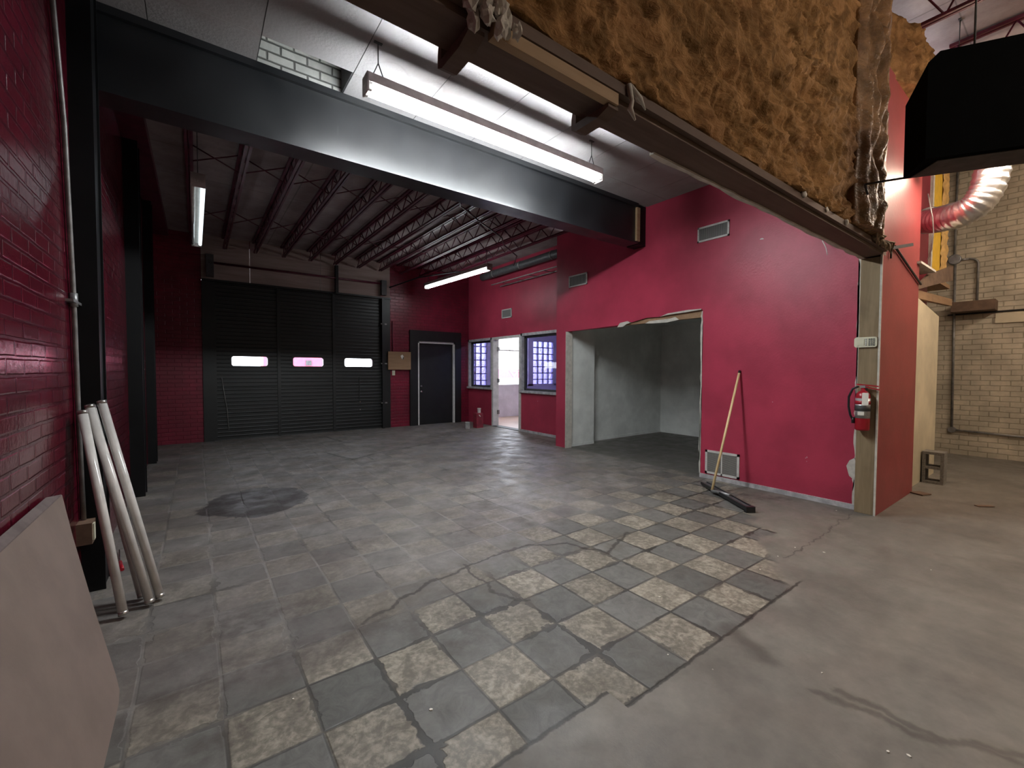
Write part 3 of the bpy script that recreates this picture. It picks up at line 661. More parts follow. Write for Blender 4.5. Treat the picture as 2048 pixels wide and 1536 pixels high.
foam_grid(-0.55, 4.34, 2.61, 5.05, 1.24, .0125, fwall, 'foam_sheet', m_foam, t)
def froll(x, z):
    lim = 1.235 - .2287*x - .004
    s = (x-4.30)/.42
    env = math.sin(min(1, max(0, s))*math.pi*.5)**.7
    d = .05 + env*(.06 + .05*abs(math.sin(x*26 + 1.8*noise.noise(Vector((x*3, z*1.6, 0))) + .7*math.sin(z*2.1))) + .06*noise.noise(Vector((x*8, z*4.5, 3))) + .035*abs(noise.noise(Vector((x*16, z*11, 3)))))
    if x > 4.66: d = min(d, lim + .022*noise.noise(Vector((z*5, z*11, x*3))))
    return max(.006, d)
foam_grid(4.30, 5.31, 2.61, 5.05, 1.235, .0125, froll, 'foam_roll', m_foam_gloss, t)
t = thing('foam_patch', 'orange brown foam patch above the pinkish red wall, beside the black unit', 'insulation', (6.2, 1.2, 4.3))
foam_grid(5.40, 7.3, 4.27, 4.88, 1.215, .02, lambda x, z: -.05 + min(1, (x-5.38)/.5)*(.09+1.1*fwall(x*1.6, z*1.6+4)), 'foam_surface', m_foam, t)
# pale plaster lumps clinging to the header
t = thing('plaster_lump', 'cluster of cream hardened foam lumps clinging to the header edge', 'lump', (.78, 1.19, 2.47))
rnd = random.Random(5)
for k in range(11):
    c = (.70 + .016*k + rnd.uniform(-.012, .012), 1.165 + rnd.uniform(-.02, .02), 2.545 + rnd.uniform(-.04, .03))
    MB().lump(c, rnd.uniform(.019, .030), k, (.75, .8, 1.25), .9, False).make('foam_blob', m_plaster, t)
for k, (x, z, s) in enumerate(((3.30, 2.60, .03), (3.72, 2.59, .02), (4.14, 2.585, .028))):
    tag(MB().lump((x, 1.18, z), s, 20+k, (1, .5, .9), .5).make('plaster_dab', m_plaster), 'small white plaster dab on the header edge, %s of three from the viewer' % ORD[k], 'dab', 'plaster dabs on the header')
# torn strip and debris near the bracket and the post
tag(MB().tube([(1.47, 1.18, 2.60), (1.475, 1.165, 2.53), (1.47, 1.17, 2.50), (1.49, 1.16, 2.455)], [.014, .009, .012, .004], 7).tube([(1.48, 1.18, 2.6), (1.53, 1.165, 2.56), (1.57, 1.17, 2.53)], [.012, .01, .003], 7).make('torn_strip', m_plaster), 'torn pale strip dangling from the header by the second bracket', 'strip')
mb = MB(); rnd = random.Random(2)
for k in range(16):
    x0 = 4.68 + rnd.uniform(0, .5); z0 = 2.64-(x0-4.68)*.06
    pts = [(x0, 1.17, z0), (x0+rnd.uniform(.02, .08), 1.14+rnd.uniform(-.02, .02), z0-rnd.uniform(.0, .04)), (x0+rnd.uniform(.06, .16), 1.15+rnd.uniform(-.02, .02), z0-rnd.uniform(.03, .12))]
    mb.tube(pts, [.014, .010, .004], 6)
for k in range(7): mb.lump((4.85+.07*k, 1.17, 2.60-.004*k), .035, 40+k, (1.3, .7, .8), .6)
tag(mb.make('shredded_insulation', mat_plain('shreds', (.20, .14, .075), .8, var=.5, scale=30)), 'shredded insulation and fibres hanging at the foot of the foam roll above the post', 'debris', kind='stuff')
tag(MB().tube([(5.37, 1.75, 2.86), (5.33, 1.72, 2.78), (5.30, 1.68, 2.70), (5.28, 1.66, 2.62)][::-1], .004, 6).make('loose_wire', m_whitemetal), 'thin white wire sticking out of the top of the red wall near the post', 'wire')

# ================================================================ garage door and its frame
d1 = thing('door_1', 'black sectional garage door with three small lit windows', 'garage door', (1.97, 10.22, 0)); d1['kind'] = 'structure'
YD = 10.235
secs = [0, .52, 1.04, 1.36, 1.86, 2.38, 2.78, 3.155]
wins = [(.56, 1.21), (1.67, 2.30), (2.74, 3.40)]
for k in range(7):
    z0, z1 = secs[k], secs[k+1]
    m = MB()
    if k == 3:
        zz0, zz1 = 1.475, 1.685
        m.box(.27, 3.68, YD, YD+.045, z0, zz0).box(.27, 3.68, YD, YD+.045, zz1, z1)
        e = [.27] + [q for wn in wins for q in wn] + [3.68]
        for q in range(0, 8, 2): m.box(e[q], e[q+1], YD, YD+.045, zz0, zz1)
    else: m.box(.27, 3.68, YD, YD+.045, z0, z1)
    m.make('door_section', m_slat, d1, bevel=.006 if k != 3 else 0)
for x in (.29, 1.41, 2.52, 3.66): MB().box(x-.03, x+.03, YD-.025, YD, 0.01, 3.15).make('stile', m_blackdoor, d1)
def rrect(x0, x1, z0, z1, r, n=5):
    P = []
    for cx, cz, a0 in ((x1-r, z1-r, 0), (x0+r, z1-r, 90), (x0+r, z0+r, 180), (x1-r, z0+r, 270)):
        for k in range(n+1):
            a = R(a0+90*k/n); P.append((cx+r*math.cos(a), cz+r*math.sin(a)))
    return P
for x0, x1 in wins:
    fr = MB(); O = rrect(x0-.02, x1+.02, 1.455, 1.705, .05); I = rrect(x0+.01, x1-.01, 1.485, 1.675, .045); n = len(O)
    for (ya, yb) in ((YD-.012, YD+.05),):
        vo = [fr.bm.verts.new((p[0], ya, p[1])) for p in O]; vi = [fr.bm.verts.new((p[0], ya, p[1])) for p in I]
        wo = [fr.bm.verts.new((p[0], yb, p[1])) for p in O]; wi = [fr.bm.verts.new((p[0], yb, p[1])) for p in I]
        for k in range(n):
            j = (k+1) % n
            for q in ((vo[k], vo[j], vi[j], vi[k]), (wo[k], wi[k], wi[j], wo[j]), (vo[k], wo[k], wo[j], vo[j]), (vi[k], vi[j], wi[j], wi[k])): fr.bm.faces.new(q)
    f1 = fr.make('window_frame', m_blackdoor, d1)
    MB().box(x0, x1, YD+.02, YD+.025, 1.475, 1.685).make('pane', m_glassdoor, f1)
for x, z in ((3.09, .66), (3.09, .48)): MB().lathe([(.012, 0), (.012, .01)], (x, YD-.03, z), axis='Y', seg=12).make('bolt', m_chrome, d1)
MB().box(3.075, 3.085, YD-.02, YD, .7, 1.25).make('latch_bar', m_blackdoor, d1)
MB().tube([(.40, YD-.03, 1.25), (.44, YD-.035, .9), (.48, YD-.03, .6), (.5, YD-.03, .2)], .006, 6).make('pull_cord', m_galv, d1)
struct(MB().box(.1, .27, 10.19, 10.27, 0, 3.12).box(3.68, 3.82, 10.19, 10.27, 0, 3.12).box(.1, 3.82, 10.16, 10.2, 3.12, 3.16).make('trim_11', m_blackdoor))
t = thing('door_torsion_shaft', 'maroon torsion shaft and bracket over the garage door', 'shaft', (1.9, 10.12, 3.2))
MB().tube([(.3, 10.13, 3.47), (3.62, 10.13, 3.47)], .022, 10).make('shaft', m_maroon, t)
MB().box(2.54, 2.60, 10.1, 10.2, 3.14, 3.75).make('centre_bracket', m_blackdoor, t)
MB().box(3.58, 3.70, 10.08, 10.2, 3.2, 3.55).make('end_bracket', m_darkgrey, t)
MB().box(.18, .3, 10.08, 10.2, 3.2, 3.62).make('end_bracket', m_darkgrey, t)
t = thing('door_track', 'vertical black track at the right side of the garage door', 'track', (3.62, 10.15, 0))
MB().box(3.60, 3.66, 10.13, 10.17, 0, 3.12).make('rail', m_blackdoor, t)
for z in (.6, 1.55, 2.5): MB().box(3.58, 3.72, 10.14, 10.19, z, z+.03).make('bracket', m_galv, t)

# back-wall door
d2 = thing('door_2', 'black single door with white jambs in a wide black surround', 'door', (5.06, 10.22, 0)); d2['kind'] = 'structure'
MB().box(4.575, 5.555, 10.24, 10.285, 0, 2.10).make('door_leaf', m_blackdoor, d2)
MB().box(4.53, 4.575, 10.185, 10.28, 0, 2.15).box(5.555, 5.60, 10.185, 10.28, 0, 2.15).box(4.53, 5.60, 10.185, 10.28, 2.10, 2.15).make('door_jamb', m_whitemetal, d2)
MB().box(4.32, 4.53, 10.16, 10.30, 0, 2.42).box(5.60, 5.78, 10.16, 10.30, 0, 2.42).box(4.53, 5.60, 10.16, 10.30, 2.15, 2.42).make('surround', m_blackdoor, d2)
for z in (1.0, .86): MB().lathe([(.028, 0), (.03, -.02), (.02, -.03), (.026, -.05), (.012, -.06)], (4.64, 10.24, z), axis='Y', seg=16).make('knob', m_chrome, d2)
# wall panel, switch, conduit beside it
t = thing('wall_panel', 'brown wooden panel mounted on the red wall between the two black doors', 'panel', (4.0, 10.18, 1.40))
MB().box(3.74, 4.32, 10.12, 10.16, 1.42, 1.86).make('board', m_plyb, t)
MB().prism([(4.05, 1.76), (4.10, 1.79), (4.14, 1.74), (4.10, 1.71), (4.12, 1.67), (4.08, 1.69)], 1, 10.112, 10.12).make('paper_scrap', m_tag, t)
MB().box(3.8, 4.26, 10.16, 10.22, 1.46, 1.82).make('back_box', m_darkgrey, t)
tag(MB().box(3.87, 3.94, 10.20, 10.22, 1.28, 1.40).make('switch_plate', m_ivory), 'small white switch plate under the brown wall panel', 'switch')
tag(MB().tube([(3.88, 10.2, 1.86), (3.88, 10.2, 2.6)], .01, 8).make('panel_conduit', m_maroon), 'thin painted conduit rising from the brown wall panel', 'conduit')

# ================================================================ office wall openings
def frame_rect(name, y0, y1, z0, z1, pane=True, label=None, tw=.06, sill=True):
    t = thing(name, label, 'window', (6.1, (y0+y1)/2, z0)); t['kind'] = 'structure'
    MB().box(6.02, 6.18, y0, y1, z1-tw, z1).box(6.02, 6.18, y0, y0+tw, z0, z1).box(6.02, 6.18, y1-tw, y1, z0, z1).make('window_frame', m_frame, t)
    MB().box(5.99, 6.19, y0-.02, y1+.02, z0, z0+.05).make('window_sill', m_frame, t)
    iy0, iy1, iz0, iz1 = y0+tw, y1-tw, z0+.05, z1-tw
    MB().box(6.09, 6.13, iy0, iy1, iz0, iz0+.05).box(6.09, 6.13, iy0, iy1, iz1-.05, iz1).box(6.09, 6.13, iy0, iy0+.05, iz0, iz1).box(6.09, 6.13, iy1-.05, iy1, iz0, iz1).make('sash', m_darkgrey, t)
    if pane: MB().box(6.105, 6.111, iy0+.05, iy1-.05, iz0+.05, iz1-.05).make('pane', m_glass, t)
    return t
frame_rect('window_1', 9.03, 10.2, .92, 2.24, label='office window between the black door and the open doorway')
frame_rect('window_2', 6.45, 7.84, .90, 2.26, label='larger office window nearest the white-lined opening')
d3 = thing('door_3', 'open doorway into the bright office with a white frame', 'doorway', (6.1, 8.43, 0)); d3['kind'] = 'structure'
MB().box(6.02, 6.19, 7.84, 7.90, 0, 2.24).box(6.02, 6.19, 8.96, 9.03, 0, 2.24).box(6.02, 6.19, 7.90, 8.96, 2.18, 2.24).make('door_frame', m_whitemetal, d3)
MB().box(6.0, 6.2, 7.9, 8.96, .0, .012).make('threshold', m_darkgrey, d3)
for z in (.3, 1.1, 1.9): MB().box(6.14, 6.20, 8.935, 8.965, z, z+.10).make('hinge', m_galv, d3)
# office room
struct(MB().box(6.17, 11.5, 10.55, 10.7, 0, .98).box(6.17, 6.30, 10.55, 10.7, .92, 2.7).box(6.88, 7.08, 10.55, 10.7, .92, 2.7).box(8.42, 8.62, 10.55, 10.7, .92, 2.7).box(9.5, 11.5, 10.55, 10.7, .92, 2.7).box(6.30, 6.88, 10.55, 10.7, 2.3, 2.7).box(8.62, 9.5, 10.55, 10.7, 2.35, 2.7).box(7.08, 8.42, 10.55, 10.7, 2.62, 2.7).make('wall_office_front', m_office))
struct(MB().box(11.4, 11.5, 5.98, 10.6, 0, 2.7).box(6.17, 11.5, 5.98, 6.08, 0, 2.7).make('wall_office_side', m_lav))
struct(MB().box(6.17, 11.5, 5.98, 10.75, 2.7, 2.8).make('ceiling_office', m_white))
struct(MB().box(6.19, 11.4, 6.08, 10.55, -.001, .006).make('floor_office', mat_wood('pinkish_wood_floor', (.42, .28, .22), (.52, .37, .30), 1, .4)))
struct(MB().box(10.5, 11.5, 5.9, 10.7, -.12, -.002).make('floor_office_base', m_cinder))
fixture((7.2, 7.2, 2.52), (7.2, 9.6, 2.52), 'added fill light inside the office, out of view', m_tube_far, ztop=2.7)  # unseen lamp, added to lift the office walls and doorway floor
def glass_block(name, x0, x1, z0, z1, nx, nz, label):
    t = thing(name, label, 'glass block window', ((x0+x1)/2, 10.6, z0)); t['kind'] = 'structure'
    g = MB(); wx, wz = (x1-x0)/nx, (z1-z0)/nz
    for i in range(nx+1): g.box(x0+i*wx-.013, x0+i*wx+.013, 10.57, 10.66, z0, z1)
    for j in range(nz+1): g.box(x0, x1, 10.572, 10.658, z0+j*wz-.013, z0+j*wz+.013)
    g.make('mortar_grid', m_grey, t)
    b = MB()
    for i in range(nx):
        for j in range(nz): b.box(x0+i*wx+.01, x0+(i+1)*wx-.01, 10.59, 10.64, z0+j*wz+.01, z0+(j+1)*wz-.01)
    n = N(name+'_wavy_glass'); n.put(n.b.inputs['Transmission Weight'], .9); n.bump(n.noise(14, 2, sc3=(2, 1, .6)), .9, .02)
    b.make('block', n.out((.40, .40, .62), .2), t)
glass_block('window_3', 6.30, 6.88, .92, 2.30, 3, 7, 'glass block panel seen through the left office window')
glass_block('window_4', 8.62, 9.5, .92, 2.35, 4, 7, 'glass block panel seen through the right office window')
w5 = thing('window_5', 'large storefront window seen through the doorway', 'window', (7.75, 10.6, .92)); w5['kind'] = 'structure'
MB().box(7.08, 7.12, 10.58, 10.66, .92, 2.62).box(8.38, 8.42, 10.58, 10.66, .92, 2.62).box(7.08, 8.42, 10.58, 10.66, 2.0, 2.04).box(7.08, 8.42, 10.56, 10.68, .92, .96).make('window_frame', m_whitemetal, w5)
MB().box(7.12, 8.38, 10.61, 10.615, .96, 2.6).make('pane', m_glassdoor, w5)
# outdoors
struct(MB().box(-30, 60, 10.75, 70, -.2, -.05).make('ground_outside', mat_plain('pale_street', (.6, .6, .6), .9, var=.08)))
m_pinkwall = mat_plain('pinkish_red_wall', (.62, .10, .17), .7, var=.1)  # one even pinkish red for the surfaces outdoors
t = thing('parked_red_container', 'red panel standing outside, seen through the garage door windows', 'panel', (2.8, 15.6, -.05))
MB().box(1.70, 3.95, 15.5, 16.2, -.05, 2.6).make('body', m_pinkwall, t)
MB().box(2.92, 3.10, 15.47, 15.5, 1.55, 1.72).make('vent_hatch', m_greyface, t)
t = thing('street_sign_wall', 'low red wall with a white chevron outside, seen through the office doorway', 'wall sign', (18, 25, -.05))
MB().box(14.5, 22, 25.0, 25.3, .86, 1.50).make('board', m_pinkwall, t)
MB().box(14.5, 22, 24.98, 25.3, -.05, .86).make('plinth', m_whitemetal, t)
MB().prism([(18.2, 1.38), (18.3, 1.38), (18.6, 1.05), (18.6, .93)], 1, 24.95, 25.0).prism([(18.6, .93), (18.6, 1.05), (18.9, 1.38), (19.0, 1.38)], 1, 24.95, 25.0).box(18.3, 21, 24.95, 25.0, 1.33, 1.38).make('chevron_mark', m_whitemetal, t)

# ================================================================ vents and grille on the red wall
def vent(y0, y1, z0, z1, x, label, b=.022, mat=None, mull=False, wm=None):
    t = thing('wall_vent', label, 'vent', (x, (y0+y1)/2, z0), 'white wall vents')
    MB().box(x-.014, x, y0, y1, z0, z0+b).box(x-.014, x, y0, y1, z1-b, z1).box(x-.014, x, y0, y0+b, z0, z1).box(x-.014, x, y1-b, y1, z0, z1).make('frame', wm or m_whitemetal, t)
    if mull: MB().box(x-.014, x, (y0+y1)/2-.008, (y0+y1)/2+.008, z0, z1).make('mullion', wm or m_whitemetal, t)
    MB().box(x-.008, x-.002, y0+b, y1-b, z0+b, z1-b).make('louvre', mat or m_ventv, t)
    for yy in (y0+b/2, y1-b/2): MB().lathe([(.004, 0), (.004, -.003)], (x-.014, yy, (z0+z1)/2), axis='X', seg=8).make('screw', m_grey, t)
vent(2.74, 3.16, 3.11, 3.305, 5.40, 'largest supply vent high on the red wall, right of the beam')
vent(5.16, 5.60, 2.89, 3.092, 5.40, 'supply vent on the red wall above the white-lined opening')
vent(8.21, 8.62, 2.675, 2.89, 6.05, 'small vent on the darker red wall above the office doorway')
vent(2.56, 3.00, .067, .375, 5.40, 'white return air grille near the floor behind the broom handle', .028, m_ventg, True)

# ================================================================ broom
t = thing('floor_squeegee', 'floor squeegee with pale wooden handle leaning on the red wall', 'squeegee', (4.7, 2.4, 0))
top = Vector((5.385, 2.575, 1.412)); bot = Vector((4.735, 2.55, .035))
MB().tube([bot, top], .0135, 14).make('handle', m_handle, t)
MB().tube([top-(top-bot).normalized()*.03, top+(top-bot).normalized()*.004], .0145, 14).make('handle_tip', m_rubber, t)
ha, hb = Vector((4.98, 2.78, .03)), Vector((4.42, 1.985, .03))
MB().bar(ha, hb, .075, .035).make('head', m_greyface, t, bevel=.008)
sd = (hb-ha).normalized(); nn = Vector((-sd.y, sd.x, 0))
for sgn in (-1, 1): MB().bar(ha+nn*.036*sgn+Vector((0,0,.012)), hb+nn*.036*sgn+Vector((0,0,.012)), .014, .03).make('rubber_blade', m_rubber, t)
MB().bar(hb-sd*.03, hb+sd*.015, .09, .06).make('end_cap', m_rubber, t)
ctr = (ha+hb)/2
MB().tube([bot, Vector((4.70, 2.42, .05)), Vector((4.66, 2.3, .055))], .017, 10).make('socket', m_grey, t)

# ================================================================ alarm keypad, extinguisher
t = thing('alarm_keypad', 'ivory alarm keypad mounted sideways on the timber post', 'keypad', (5.29, 1.32, 1.65))
kb = MB().prism(rrect(1.236, 1.415, 1.648, 1.748, .022), 0, 5.283, 5.305).make('case', m_ivory, t)
MB().box(5.279, 5.284, 1.335, 1.392, 1.668, 1.728).make('cover', m_ivory, t)
for i in range(4):
    for j in range(3): MB().box(5.279, 5.284, 1.254+.0175*j, 1.266+.0175*j, 1.664+.0185*i, 1.675+.0185*i).make('key', m_darkgrey, t)
for j in range(4): MB().box(5.279, 5.284, 1.315, 1.327, 1.664+.0185*j, 1.675+.0185*j).make('key', m_grey, t)
t = thing('fire_extinguisher', 'red fire extinguisher with white tag hung on the timber post', 'fire extinguisher', (5.245, 1.33, .83))
cx, cy = 5.245, 1.322
MB().lathe([(.02, .83), (.052, .835), (.058, .85), (.058, 1.16), (.052, 1.19), (.035, 1.215), (.018, 1.225), (.018, 1.25)], (cx, cy, 0), 24).make('cylinder', m_exred, t)
lb = MB().lathe([(.0592, .955), (.0592, 1.15)], (cx, cy, 0), 24).make('label', m_silverlabel, t)
MB().lathe([(.0598, 1.025), (.0598, 1.08)], (cx, cy, 0), 24).make('label_band', m_darkgrey, t)
MB().lathe([(.0598, 1.09), (.0598, 1.125)], (cx, cy, 0), 24).make('label_band', m_exred, t)
MB().box(5.180, 5.186, 1.295, 1.345, .985, 1.018).make('label_picture', m_tag, lb)
MB().box(cx-.02, cx+.02, cy-.02, cy+.02, 1.25, 1.275).make('valve', m_grey, t)
MB().bar((cx-.01, cy+.05, 1.285), (cx-.01, cy-.12, 1.268), .018, .012).bar((cx-.01, cy+.02, 1.27), (cx-.01, cy-.13, 1.235), .018, .010).make('lever', m_exred, t)
MB().tube([(cx-.02, cy+.03, 1.265), (cx-.03, cy+.075, 1.24), (cx-.03, cy+.105, 1.16), (cx-.03, cy+.105, 1.06), (cx-.03, cy+.09, .98), (cx-.02, cy+.07, .93)], .010, 10).make('hose', m_rubber, t)
MB().lathe([(.016, -.03), (.013, .03)], (cx-.02, cy+.068, .93), 12).make('nozzle', m_rubber, t)
MB().prism(rrect(1.262, 1.312, 1.085, 1.205, .008), 0, 5.172, 5.175).make('paper_tag', m_tag, t)
MB().box(5.29, 5.305, cy-.02, cy+.02, 1.18, 1.27).make('wall_hook', m_grey, t)

# ================================================================ cream panel, cinder block, framing
struct(MB().prism([(6.79, 0), (8.24, 0), (8.24, 2.17), (6.77, 2.33)], 1, 1.27, 1.31).box(8.20, 8.24, 1.31, 1.62, 0, 2.17).make('wall_cream_panel', m_cream))
jag_strip(1, 1.262, .012, 6.775, 6.80, .05, 2.3, 26, .010, 9, m_brownsheet, 'trim_12')
jag_strip(1, 1.33, .08, 8.0, 8.08, 2.72, 4.5, 14, .008, 10, m_plaster, 'trim_13')
t = thing('cinder_block', 'grey two-hole cinder block standing on end against the cream panel', 'cinder block', (7.53, 1.155, 0))
cb = MB(); xx0, xx1, yy0, yy1 = 7.43, 7.63, 1.055, 1.255
cb.box(xx0, xx1, yy0, yy0+.032, 0, .40).box(xx0, xx1, yy1-.032, yy1, 0, .40)
for z0, z1 in ((0, .032), (.184, .216), (.368, .40)): cb.box(xx0, xx1, yy0+.032, yy1-.032, z0, z1)
cb.make('block_body', m_cinder, t)
# yellow insulation batts
t = thing('insulation_batt', 'bright yellow insulation board standing in the open wall behind the silver duct', 'insulation', (8.5, 1.42, 2.7), 'insulation in the open wall')
MB().box(8.20, 8.88, 1.38, 1.48, 2.76, 4.6).make('facing', m_yellow, t)
MB().box(8.12, 8.19, 1.36, 1.50, 2.75, 4.6).make('stud', m_woodlight, t)
mb = MB()
g = [[mb.bm.verts.new((8.93+.42*i/10, 1.38+.03*noise.noise(Vector((i*.5, j*.7, 1)))-.02*abs(math.sin(i*.314)), 2.76+1.84*j/40)) for j in range(41)] for i in range(11)]
for i in range(10):
    for j in range(40): mb.bm.faces.new((g[i][j], g[i+1][j], g[i+1][j+1], g[i][j+1])).smooth = True
mb.box(8.95, 9.33, 1.42, 1.48, 2.76, 4.6)
tag(mb.make('insulation_batt', m_tan), 'wrinkled tan insulation strip right of the bright yellow board', 'insulation', 'insulation in the open wall')
tag(MB().box(8.06, 9.4, 1.34, 1.62, 2.69, 2.748).make('timber_ledge', m_plyb), 'timber ledge under the yellow and tan insulation', 'ledge')
# remains of the lower ceiling framing
tag(MB().solid([(6.78, 1.27, 2.36), (7.35, 1.24, 2.61), (8.62, 1.2, 2.90), (8.62, 1.2, 2.70), (7.6, 1.22, 2.52)], (0, .02, .01)).make('hanging_board', m_brownsheet), 'broken brown board hanging over the cream panel', 'board')
tag(MB().bar((6.85, 1.30, 2.34), (9.15, 1.30, 2.45), .05, .10).make('timber_rail', m_plyb), 'old timber rail on top of the cream panel, pointing at the far wall', 'timber')
tag(MB().box(10.1, 10.45, .93, 1.42, 2.40, 2.56).make('hanging_board', m_brownsheet), 'brown board fixed to the cream brick wall', 'board')
tag(MB().box(6.62, 7.4, 1.18, 1.36, 2.64, 2.665).make('torn_ledge', m_plaster), 'torn white plaster ledge under the red recess', 'ledge')
tag(MB().tube([(5.62, 1.2, 2.66), (5.9, 1.2, 2.60), (6.75, 1.2, 2.42)], .012, 8).make('wall_bracket_bar', m_darkgrey), 'dark bar running across the pinkish red wall toward the cream panel', 'bar')
tag(MB().bar((5.50, 1.22, 2.62), (5.78, 1.1, 2.68), .02, .03).bar((5.5, 1.2, 2.62), (5.5, 1.2, 2.52), .015).make('metal_hook', m_darkgrey), 'small dark metal hook on the pinkish red wall at header height', 'hook')
# conduits on the cream brick wall
def arc(c, r, a0, a1, n=8, x=10.42): return [(x, c[0]+r*math.cos(R(a0+(a1-a0)*k/n)), c[1]+r*math.sin(R(a0+(a1-a0)*k/n))) for k in range(n+1)]
t = thing('electrical_conduit', 'grey conduit with round junction box on the cream brick wall', 'conduit', (10.42, 1.38, .4))
MB().tube([(10.42, 1.44, 5.0), (10.42, 1.44, 3.32)], .016, 10).make('pipe', m_galv, t)
MB().tube([(10.42, 1.43, 3.30), (10.42, 1.40, .42)], .016, 10).make('pipe', m_galv, t)
MB().tube([(10.42, 1.40, 3.30), (10.42, 1.26, 3.30)] + arc((1.25, 3.18), .115, 85, 180)[0:0] + arc((1.27, 3.19), .11, 90, 180)[0:9] + [(10.42, 1.16, 2.56)], .016, 10).make('bent_pipe', m_galv, t)
MB().tube([(10.42, 1.40, .42), (10.42, .9, .40), (10.42, -1.5, .32)], .016, 10).make('pipe', m_galv, t)
MB().lathe([(.085, 0), (.085, -.05), (.07, -.055)], (10.45, 1.44, 3.32), axis='X', seg=20).make('junction_box', m_grey, t)
MB().lathe([(.05, 0), (.05, -.05)], (10.45, 1.40, .42), axis='X', seg=16).make('elbow_box', m_galv, t)
t = thing('metal_rail', 'thin dark rail running along the cream brick wall', 'rail', (10.43, 0, 2.4))
MB().tube([(10.43, 1.5, 2.38), (10.43, -2.5, 2.42)], .014, 8).make('bar', m_darkgrey, t)
struct(MB().box(10.42, 10.45, -2.5, .95, 2.20, 2.36).make('trim_14', m_cream))

# ================================================================ black hanging unit and silver duct
t = thing('hanging_air_unit', 'big black air handling unit hanging from the roof at the right edge', 'air unit', (4.6, .2, 2.83))
e = Vector((.525, -.851, 0)); dv = Vector((.28, .165, 0)); A = Vector((3.94, .70, 2.83)); L = 1.9
def P(u, v, z): q = A + e*u + dv*v; return Vector((q.x, q.y, z))
m = MB(); F = [P(0,0,2.83), P(L,0,2.83), P(L,0,3.52), P(.06,0,3.52), P(0,0,3.46)]; B = [P(0,1,2.83), P(L,1,2.83), P(L,1,3.50), P(.10,1,3.50), P(0,1,3.36)]
vf = [m.bm.verts.new(q) for q in F]; vb = [m.bm.verts.new(q) for q in B]
m.bm.faces.new(vf); m.bm.faces.new(vb[::-1])
for k in range(5): m.bm.faces.new((vf[k], vb[k], vb[(k+1)%5], vf[(k+1)%5]))
m.make('casing', m_blackcloth, t)
MB().solid([P(.08,.12,2.826), P(1.35,.12,2.826), P(1.2,.9,2.826), P(.03,.9,2.826)], (0, 0, -.006)).make('bottom_panel', m_under, t)
for u in (.3, 1.5): MB().tube([P(u, .5, 3.5), P(u, .5, 5.1)], .006, 6).make('hanger_rod', m_darkgrey, t)
MB().tube([P(-.22, 1.1, 2.84), P(.05, 1.0, 2.84)], .008, 6).tube([P(-.22, 1.1, 2.84), P(-.20, 1.1, 2.76)], .008, 6).make('corner_strap', m_rubber, t)
t = thing('flexible_duct', 'silver foil flexible duct curving from the open wall up to the black unit', 'duct', (7.1, .95, 2.8))
ctrl = [(7.33, 1.25, 3.285), (7.25, 1.18, 3.25), (7.12, 1.05, 3.22), (7.03, .92, 3.21), (7.0, .81, 3.27), (7, .735, 3.42), (7, .70, 3.66), (7, .69, 4.0)]
pts = []
for k in range(len(ctrl)-1):
    p0, p1 = Vector(ctrl[k]), Vector(ctrl[k+1]); pm = Vector(ctrl[max(0, k-1)]); pn = Vector(ctrl[min(len(ctrl)-1, k+2)])
    for q in range(10):
        s = q/10; pts.append(.5*((2*p0) + (p1-pm)*s + (2*pm-5*p0+4*p1-pn)*s*s + (3*p0-pm-3*p1+pn)*s**3))
MB().tube(pts, [.145 + .007*math.sin(k*1.9) + .006*noise.noise(Vector((k*.7, 0, 0))) for k in range(len(pts))], 28).make('foil_sleeve', m_silver, t)
MB().tube([ctrl[0], (7.31, 1.245, 3.275)], .16, 20).make('collar', m_grey, t)
tag(MB().tube([(6.95, 1.2, 3.5), (6.93, 1.15, 3.2), (7.0, 1.15, 3.05), (6.95, 1.15, 2.85), (7.05, 1.2, 2.75)], .006, 6).make('thermostat_wire', m_galv), 'thin looping wire on the dark red recess beside the duct', 'wire')
# joists of the high roof
for i, x in enumerate((5.5, 6.9, 8.2, 9.5)):
    joist(x, -3.0, (1.15 if x < 6 else 1.05) if x < 7 else 2.5, 4.62, 5.08, 'maroon roof joist of the high bay, %s from the foam wall corner' % ORD[i], 'high bay roof joists', 'bay_joist')
for i, x in enumerate((.6, 1.9, 3.2, 4.4)):
    joist(x, -3.0, 1.1, 4.8, 5.08, 'maroon roof joist over the viewer, %s from the brick wall' % ORD[i], 'joists over the viewer', 'bay_joist')

# ================================================================ left side: pipe, outlet, tubes, board
t = thing('wall_pipe', 'thin grey conduit running up the brick wall beside the first column', 'conduit', (-.58, 3.6, .45))
MB().tube([(-.58, 3.70, .47), (-.58, 3.64, 1.07), (-.58, 3.60, 1.82), (-.58, 3.49, 2.79), (-.58, 3.31, 3.36), (-.58, 3.20, 3.82)], .0125, 10).make('pipe', m_galv, t)
MB().tube([(-.58, 3.602, 1.78), (-.58, 3.598, 1.86)], .019, 10).make('coupling', m_grey, t)
MB().box(-.6, -.565, 3.5, 3.72, 1.80, 1.815).make('strap', m_grey, t)
t = thing('outlet_box', 'painted outlet box with ivory plates at the foot of the wall conduit', 'outlet', (-.56, 3.64, .34))
MB().box(-.60, -.53, 3.60, 3.72, .34, .47).make('box', m_brownsheet, t)
MB().box(-.53, -.522, 3.615, 3.66, .36, .46).make('cover_plate', m_ivory, t)
MB().box(-.49, -.484, 3.735, 3.775, .40, .49).make('cover_plate', m_frame, t)
